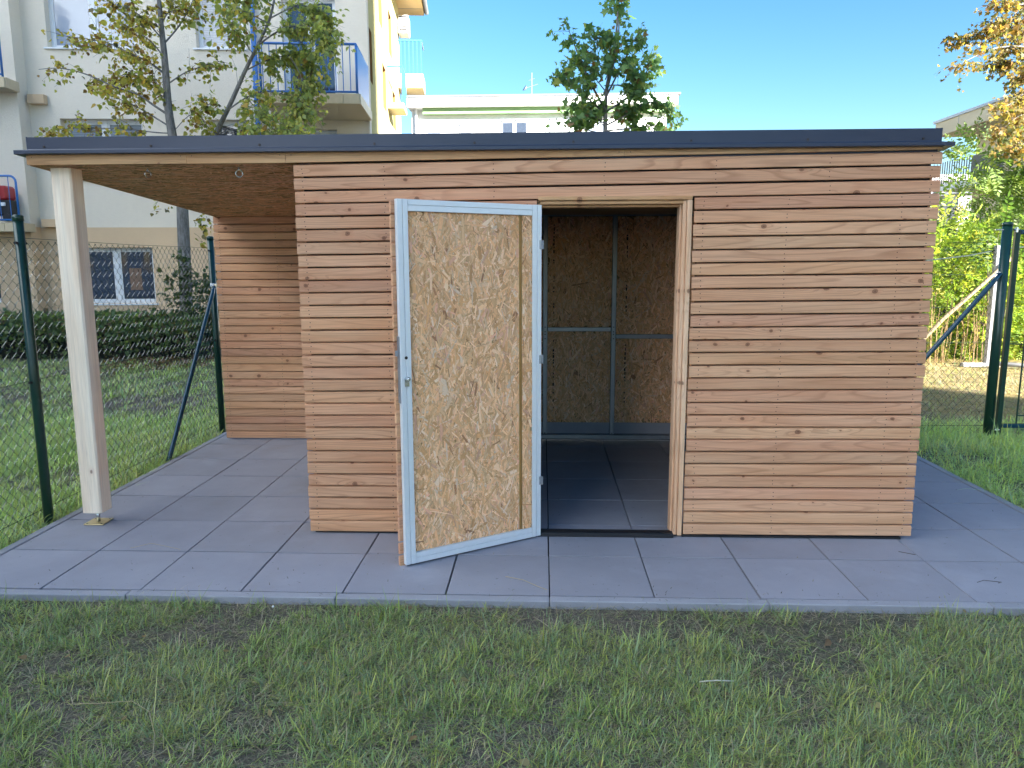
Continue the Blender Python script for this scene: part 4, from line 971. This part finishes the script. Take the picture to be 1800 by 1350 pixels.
def tree_from(name, label, base_y, trunk_px, branches, shape, tris, leaf_size, palette, tones, group=None, yjit=.8, trunk_m=None, twig_n=10, twig_len=.4, leaf_n=7, sink=0.0, cat='tree', pal_by_x=None, ground=True):
    P0 = at(*trunk_px[0][:2], base_y); P0.z = ZG if ground else P0.z
    tr = thing(name, label, cat, P0, group=group); B = MB(); TW = MB(); LP = []; LD = []; LX = []
    def path3(pxs, y0, dy):
        out = []
        for k, q in enumerate(pxs): out.append(at(q[0], q[1], y0+dy*k/max(1, len(pxs)-1)))
        return out
    tp = path3(trunk_px, base_y, 0); tp[0] = P0+Vector((0, 0, -.1)); tp = smooth_path(tp)
    r0 = trunk_px[0][2]; r1 = trunk_px[-1][2]
    rr = [r0+(r1-r0)*i/(len(tp)-1) for i in range(len(tp))]
    B.tube([p-P0 for p in tp], rr, 10)
    obj('trunk', B.me('trunk', True), trunk_m or M_bark, tr)
    for (pxs, rb, dens) in branches:
        dy = random.uniform(-yjit, yjit); bp = smooth_path(path3(pxs, base_y, dy))
        if rb > .006:
            b = MB(); b.tube([p-P0 for p in bp], [rb*(1-.8*i/(len(bp)-1)) for i in range(len(bp))], 7); obj('branch', b.me('branch', True), trunk_m or M_bark, tr)
        for pts in twigs(bp, int(twig_n*dens), twig_len, leaf_n):
            TW.tube([p-P0 for p in pts], [.004, .003, .002, .0015], 3)
            for _ in range(max(1, int(random.gauss(leaf_n, 2)))):
                t = random.uniform(.3, 3); i = min(int(t), 2); p = pts[i].lerp(pts[i+1], t-i)+Vector((random.gauss(0, .04), random.gauss(0, .04), random.gauss(-.02, .04)))
                LP.append(p); LD.append(((pts[3]-pts[0]).normalized()*.5+Vector((random.gauss(0, .6), random.gauss(0, .6), random.gauss(-.45, .4)))))
    obj('twigs', TW.me('twigs'), M_twig, tr, kind='stuff')
    LP = np.array([p[:] for p in LP]); LD = np.array([p[:] for p in LD]); n = len(LP)
    S = leaf_size*rng.lognormal(0, .25, n)
    pal, wts = palette; C = np.array(pal)[rng.choice(len(pal), n, p=np.array(wts)/sum(wts))]*rng.uniform(.75, 1.25, (n, 1))
    if pal_by_x is not None:
        pal2, xm, xs = pal_by_x; f = rng.random(n) < 1/(1+np.exp(-(LP[:, 0]-xm)/xs)); C[f] = np.array(pal2)[rng.integers(0, len(pal2), f.sum())]*rng.uniform(.75, 1.25, (f.sum(), 1))
    crown(tr, P0, LP, LD, S, C, shape, tris, tones)
    return tr
# poplar in front of the cream building
POPC = ([(.42, .38, .10), (.50, .38, .10), (.32, .33, .10), (.44, .29, .07), (.24, .14, .06), (.15, .13, .08)], [3, 2, 3, 1, 1.2, .8])
POPG = [(.27, .31, .11), (.32, .35, .12), (.22, .27, .12), (.40, .38, .12)]
poplar_br = [
 ([(300, 205), (270, 185), (240, 165), (200, 152), (150, 130), (105, 120), (68, 122)], .022, .9), ([(302, 225), (270, 205), (235, 185), (195, 168), (160, 150)], .016, .9),
 ([(290, 130), (262, 110), (225, 92), (190, 76), (150, 68), (105, 62)], .02, 1.5), ([(288, 100), (262, 70), (230, 50), (205, 40)], .014, 1.2), ([(286, 70), (255, 35), (225, 15), (190, 5)], .014, 1.2),
 ([(294, 165), (260, 140), (225, 130), (195, 140)], .012, 1.3), ([(292, 150), (325, 128), (360, 115), (385, 108)], .014, .7), ([(290, 75), (315, 45), (335, 10), (350, -30)], .016, 1.2), ([(285, 40), (300, 10), (310, -30)], .012, 1.1),
 ([(300, 215), (280, 160), (262, 100)], .008, 1.0), ([(305, 235), (265, 232), (220, 226), (170, 226), (120, 226), (84, 230)], .012, 1.1), ([(306, 230), (330, 205), (350, 200), (362, 222)], .008, .7),
 ([(340, 325), (378, 238), (405, 182), (432, 122), (455, 76), (475, 30), (485, -20), (492, -80)], .05, .5),
 ([(398, 195), (440, 168), (480, 162), (520, 175), (540, 200)], .014, 1.6), ([(430, 125), (470, 106), (510, 96), (545, 92)], .014, 1.9), ([(455, 78), (495, 52), (540, 45), (572, 62), (582, 90)], .016, 2.4),
 ([(475, 32), (525, 10), (565, 22), (580, 50)], .014, 2.2), ([(480, 10), (440, -15), (400, -20)], .012, 1.4), ([(470, 40), (430, 20), (395, 10)], .01, 1.2), ([(500, 50), (538, 85), (546, 130), (540, 172)], .010, 2.3), ([(510, 100), (530, 140), (522, 190), (505, 225)], .008, 1.6),
 ([(380, 235), (425, 226), (470, 226), (530, 229)], .010, 1.8), ([(420, 150), (450, 190), (490, 215)], .008, 1.2), ([(445, 95), (420, 60), (405, 40)], .008, 1.0), ([(390, 215), (370, 190), (360, 180)], .006, .6),
 ([(325, 395), (350, 385), (368, 378)], .006, .15), ([(318, 390), (290, 370), (255, 362)], .006, .12), ([(328, 420), (355, 400), (372, 380)], .006, .1)]
tree_from('poplar_tree', 'slender grey barked poplar with thinning yellow green leaves before the cream block', 9.9,
          [(330, 622, .125), (327, 520, .11), (322, 400, .105), (318, 330, .1), (305, 250, .08), (296, 190, .07), (290, 110, .06), (283, 40, .05), (277, -30, .03), (273, -90, .02)], poplar_br, POP, POPT, .072, POPC,
          [(0, POPC[0][0]), (.18, POPC[0][1]), (.34, POPC[0][2]), (.5, POPG[0]), (.68, POPC[0][4]), (.78, POPG[1]), (.9, POPC[0][3])], twig_n=29, twig_len=.42, leaf_n=9, pal_by_x=(POPG, -3.0, .35))
# suckers at its foot
suck = [([(325, 625), (315, 560), (300, 500), (312, 450)], .006, .9), ([(330, 625), (345, 560), (352, 510), (360, 480)], .006, 1.1), ([(320, 625), (300, 580), (285, 545)], .006, .8), ([(335, 625), (360, 580), (372, 540)], .006, 1.2), ([(338, 625), (350, 600), (372, 585)], .006, 1.2), ([(330, 620), (335, 560), (325, 480)], .006, 1.0)]
tree_from('sucker_shrub', 'leafy green root shoots at the foot of the grey poplar trunk', 9.55, [(332, 627, .012), (334, 560, .008)], suck, POP, POPT, .075, ([(.05, .085, .045), (.07, .10, .05), (.09, .11, .04)], [1, 1, .6]), [(0, (.05, .085, .045)), (.4, (.07, .10, .05)), (.75, (.09, .11, .04))], twig_n=26, twig_len=.3, leaf_n=7, yjit=.3, cat='shrub')
# young maple behind the shed
mb = [([(1062, 190), (1035, 140), (1012, 85), (998, 48)], .022, 1.3), ([(1066, 160), (1083, 90), (1088, 40), (1085, 8)], .024, 1.3), ([(1063, 200), (1025, 165), (1000, 140), (990, 128)], .016, 1.3), ([(1068, 165), (1098, 105), (1115, 70), (1124, 55)], .016, 1.0), ([(1068, 195), (1110, 165), (1135, 130), (1142, 110), (1148, 125)], .018, 1.6),
      ([(1066, 220), (1105, 200), (1140, 180), (1168, 185), (1180, 200)], .016, 1.5), ([(1066, 230), (1115, 225), (1150, 222), (1172, 232)], .014, 1.6), ([(1062, 235), (1030, 228), (1000, 218), (968, 224)], .012, 1.0), ([(1062, 130), (1045, 90), (1050, 60)], .012, 1.2), ([(1060, 210), (1025, 200), (1010, 175)], .012, 1.5), ([(1064, 160), (1040, 130), (1020, 105)], .01, 1.3), ([(1068, 150), (1100, 150), (1120, 160)], .01, 1.4), ([(1062, 222), (1040, 195), (1030, 180)], .01, 1.6), ([(1066, 215), (1095, 190), (1110, 200)], .01, 1.6), ([(1064, 140), (1075, 110), (1070, 75)], .01, 1.5), ([(1080, 100), (1105, 115), (1118, 135)], .008, 1.2)]
MPC = ([(.10, .18, .085), (.13, .22, .09), (.16, .25, .085), (.24, .28, .08), (.20, .13, .08)], [4, 4, 2.5, 1, .6])
tree_from('maple_tree', 'young dark green maple standing behind the shed roof', 9.2, [(1066, 480, .055), (1066, 330, .05), (1064, 240, .045), (1066, 160, .035), (1080, 90, .02), (1086, 20, .01)], mb, MAP, MAPT, .088, MPC,
          [(0, MPC[0][0]), (.35, MPC[0][1]), (.68, MPC[0][2]), (.88, MPC[0][3]), (.95, (.2, .1, .03))], twig_n=16, twig_len=.32, leaf_n=7, yjit=.5, pal_by_x=([(.26, .16, .035), (.30, .10, .04), (.2, .18, .04)], 5.0, .12))
# orange maple leaning in from the right
ob_ = [([(1880, 70), (1800, 58), (1755, 48), (1712, 62), (1674, 70)], .02, 1.5), ([(1880, 100), (1800, 82), (1745, 86), (1708, 102), (1684, 114)], .016, 1.2), ([(1880, 10), (1800, 8), (1750, 4)], .02, 1.6), ([(1880, 40), (1810, 36), (1770, 34), (1735, 52)], .014, 1.7), ([(1880, 130), (1805, 112), (1765, 108), (1748, 112)], .014, 1.2),
       ([(1880, 90), (1820, 84), (1775, 80), (1766, 96)], .012, 1.4), ([(1880, 170), (1812, 160), (1785, 178), (1756, 192)], .014, 1.6), ([(1880, 205), (1815, 200), (1782, 210), (1752, 240)], .014, 1.8), ([(1880, 250), (1820, 240), (1790, 262)], .014, 1.6), ([(1880, 140), (1822, 130), (1796, 136)], .012, 1.6), ([(1880, 20), (1830, 24), (1790, 60)], .012, 1.8), ([(1880, 190), (1830, 180), (1800, 176)], .012, 1.6)]
OMC = ([(.25, .16, .05), (.28, .21, .06), (.18, .15, .05), (.12, .13, .05), (.27, .15, .05)], [3, 2, 2, 1.4, 1])
tree_from('maple_tree', 'orange leaved maple reaching in from the upper right corner', 10.2, [(1885, 600, .16), (1882, 300, .14), (1880, 100, .11), (1878, -60, .07)], ob_, MAP, MAPT, .062, OMC,
          [(0, OMC[0][0]), (.3, OMC[0][1]), (.5, OMC[0][2]), (.72, OMC[0][3]), (.88, OMC[0][4])], twig_n=24, twig_len=.34, leaf_n=9, yjit=.9)
# bushes: compound leaves with leaflets through the crown volume
def bush(name, label, cat, base, blobs, n, leaf, palette, group='bushes and saplings beyond the fence', pairs=5, leaflet=.4, stems=14, stem_col=None, tones=None, n_obj=0):
    """blobs: (cx, cy, cz, rx, ry, rz); compound leaves of the given length"""
    base = Vector(base); t = thing(name, label, cat, base, group=group)
    bl_ = np.array(blobs, float); wts = bl_[:, 3]*bl_[:, 5]; k = rng.choice(len(bl_), n, p=wts/wts.sum()); q = rng.normal(0, 1, (n, 3)); q /= np.linalg.norm(q, axis=1, keepdims=True)
    rad = rng.uniform(.25, 1, n)**.45; lump = .8+.35*vnoise(q[:, 0]*2+k, q[:, 2]*2+q[:, 1]*3, 91, 2.3)
    P = bl_[k, :3]+q*bl_[k, 3:]*(rad*lump)[:, None]; P[:, 2] = np.maximum(P[:, 2], ZG+.03)
    D = q*1.0+rng.normal(0, .55, (n, 3)); D[:, 2] -= .15; D /= np.linalg.norm(D, axis=1, keepdims=True)
    Nn = rng.normal(0, .5, (n, 3)); Nn[:, 2] += 1; d, s, nn = basis(D, Nn)
    L = leaf*rng.lognormal(0, .25, n); pal, wt = palette
    C = np.array(pal)[rng.choice(len(pal), n, p=np.array(wt)/sum(wt))]*rng.uniform(.75, 1.3, (n, 1))
    LP, LD, LN, LS, LC = [], [], [], [], []
    for i in range(pairs):
        f = (i+1)/(pairs+.3)
        for sg in (-1, 1):
            LP.append(P+d*(L*f)[:, None]-nn*(L*.18*f*f)[:, None]); LD.append(s*sg+d*.45+rng.normal(0, .12, (n, 3))); LN.append(nn+rng.normal(0, .2, (n, 3))); LS.append(L*leaflet*rng.uniform(.75, 1.1, n)*(1-.35*abs(f-.5))); LC.append(C*rng.uniform(.9, 1.1, (n, 1)))
    LP.append(P+d*L[:, None]-nn*(L*.2)[:, None]); LD.append(d); LN.append(nn); LS.append(L*leaflet); LC.append(C)
    LP, LD, LN, LS, LC = map(np.concatenate, (LP, LD, LN, LS, LC))
    obj('foliage', leaf_mesh('foliage', LP-np.array(base), LD, LN, LS, LC, LFT*np.array([1, 1.25, 1]), LFTT), M_leaf, t, kind='stuff')
    b = MB()
    for i in range(stems):
        m = rng.integers(0, n); e = Vector(P[m])*1.0; p = base+Vector((rng.normal(0, .25), rng.normal(0, .2), -.05)); p.x = p.x*.5+e.x*.5
        mid = p.lerp(e, .5)+Vector((rng.normal(0, .08), rng.normal(0, .08), .05)); b.tube([p-base, mid-base, e-base], [.013, .009, .004], 5)
    obj('stem', b.me('stem', True), M_twig, t)
    return t
YG = ([(.27, .33, .055), (.21, .29, .055), (.34, .34, .06), (.15, .23, .055), (.36, .29, .07)], [3, 3, 1.6, 2, .5])
GR = ([(.15, .22, .07), (.19, .26, .08), (.12, .18, .07), (.25, .30, .08)], [2, 3, 1.5, 1.5])
def c3(px, py, y): v = at(px, py, y); return (v.x, v.y, v.z)
v = c3(1690, 500, 9.9); bush('bush', 'rounded yellow green bush directly right of the shed wall', 'bush', (v[0], 9.9, ZG), [(v[0]-.2, 9.9, .9, 1.3, .9, 1.15), (v[0]-.6, 9.8, 1.7, 1.0, .8, .75), (v[0]+.5, 9.8, .6, .9, .7, .8)], 2600, .20, YG, pairs=4, stems=22)
v = c3(1770, 500, 9.6); bush('bush', 'bright yellow green bush behind the gate reaching the photo edge', 'bush', (v[0]+.6, 9.7, ZG), [(v[0]+.3, 9.8, .8, 1.0, .8, 1.0), (v[0]+1.4, 9.8, 1.0, 1.1, .9, 1.2)], 2000, .20, YG, pairs=4, stems=20)
v = c3(1745, 330, 11.2); bush('ailanthus_sapling', 'tall pale green feathery sapling in front of the beige house', 'sapling', (v[0]+.4, 11.2, ZG), [(v[0]+.5, 11.2, 2.5, .75, .7, .7), (v[0]+.9, 11.3, 3.3, .7, .7, .6), (v[0]-.1, 11.1, 3.4, .75, .5, .35), (v[0]+1.4, 11.2, 2.6, .8, .7, .9), (v[0]+.5, 11.3, 1.5, 1.1, .7, .9)], 1150, .38, GR, pairs=7, leaflet=.26, stems=16)
v = c3(1762, 400, 9.0); bush('ailanthus_sapling', 'small sapling with dark drooping leaves just left of the gate post', 'sapling', (v[0], 9.0, ZG), [(v[0], 9.0, 2.05, .35, .3, .12), (v[0]+.05, 9.0, 1.95, .45, .35, .12)], 42, .36, ([(.05, .09, .025), (.09, .14, .03)], [1, 1]), pairs=7, leaflet=.26, stems=3)
v = c3(1672, 270, 13.5); bush('ailanthus_sapling', 'thin grey green twigs in the gap beside the shed roof edge', 'sapling', (v[0], 13.5, ZG), [(v[0]-.1, 13.5, 4.1, .35, .3, .35), (v[0]+.1, 13.5, 2.9, .4, .3, .35), (v[0]+.1, 13.4, 2.2, .6, .4, .4)], 60, .30, ([(.10, .13, .08), (.13, .17, .07), (.06, .09, .05)], [1, 1, 1]), pairs=6, leaflet=.25, stems=14)
v = c3(1785, 560, 12.5); bush('bush', 'large green bush filling the right edge below the orange maple', 'bush', (v[0]+1, 13, ZG), [(v[0]+.6, 13, 1.5, 1.6, 1, 1.6), (v[0]+1.6, 12.6, 3.0, 1.2, .9, 1.3), (v[0]-1.2, 13.2, 1.2, 1.3, .8, 1.3)], 2600, .28, GR, pairs=5, leaflet=.34, stems=18)
b = MB()
for i in range(70):
    x = random.uniform(7.6, 9.6); y = 9.0+random.uniform(-.2, .2); h = random.uniform(.5, 1.3); b.tube([(x-8.5, y-9, 0), (x-8.5+random.gauss(0, .03), y-9, h*.6), (x-8.5+random.gauss(0, .06), y-9, h)], [.006, .005, .003], 4)
obj('dead_stems', b.me('dead_stems'), plain('tan_dead_stem', (.34, .22, .10), .8), loc=(8.5, 9, ZG), kind='stuff')
# clipped hedge below the windows, ivy-like shrub leaves
def hedge(x0, x1, y0, h, n):
    t = thing('hedge', 'low clipped dark green hedge along the foot of the cream building', 'hedge', ((x0+x1)/2, y0, ZG)); base = np.array(t.location)
    P = np.stack([rng.uniform(x0, x1, n), y0+rng.normal(0, .26, n), ZG+h*rng.random(n)**.6], 1); top = h*(.66+.36*vnoise(P[:, 0], P[:, 1], 55, 1.6)+.2*vnoise(P[:, 0], P[:, 1], 56, 6)); P[:, 2] = np.minimum(P[:, 2], top)
    D = rng.normal(0, 1, (n, 3)); NR = rng.normal(0, 1, (n, 3)); NR[:, 1] -= .3; NR[:, 2] += .5
    pal = np.array([(.10, .15, .08), (.14, .20, .09), (.19, .24, .10), (.16, .12, .09), (.32, .30, .12)]); C = pal[rng.choice(5, n, p=[.35, .32, .2, .09, .04])]*rng.uniform(.7, 1.3, (n, 1))
    obj('foliage', leaf_mesh('foliage', P-base, D, NR, np.full(n, .062)*rng.lognormal(0, .35, n), C, POP, POPT), M_leaf, t, kind='stuff')
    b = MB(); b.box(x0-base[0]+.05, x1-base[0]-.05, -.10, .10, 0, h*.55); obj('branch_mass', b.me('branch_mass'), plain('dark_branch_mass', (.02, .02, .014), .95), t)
hedge(-10.5, -3.3, 9.45, .80, 15000)
g = np.random.default_rng(8); n = 46; P = np.stack([g.uniform(.3, 5, n), g.uniform(-1.5, -.08, n), ZG+g.uniform(.015, .04, n)], 1); Dn = g.normal(0, 1, (n, 3)); Dn[:, 2] *= .3; NR = g.normal(0, .5, (n, 3)); NR[:, 2] += 1
C = np.array([(.30, .20, .12), (.22, .15, .10), (.36, .29, .16)])[g.integers(0, 3, n)]
obj('fallen_leaves', leaf_mesh('fallen_leaves', P, Dn, NR, g.uniform(.02, .04, n), C, POP, POPT), M_leaf, kind='stuff')
# fallen leaves below the poplar
n = 700; P = np.stack([rng.normal(-3.75, .55, n), rng.normal(8.7, .5, n), np.full(n, ZG+.03)], 1); Dn = rng.normal(0, 1, (n, 3)); Dn[:, 2] *= .3; NR = rng.normal(0, .4, (n, 3)); NR[:, 2] += 1
C = np.array([(.16, .10, .06), (.22, .14, .08), (.11, .07, .05)])[rng.integers(0, 3, n)]
obj('fallen_leaves', leaf_mesh('fallen_leaves', P, Dn, NR, np.full(n, .08), C, POP, POPT), M_leaf, kind='stuff')
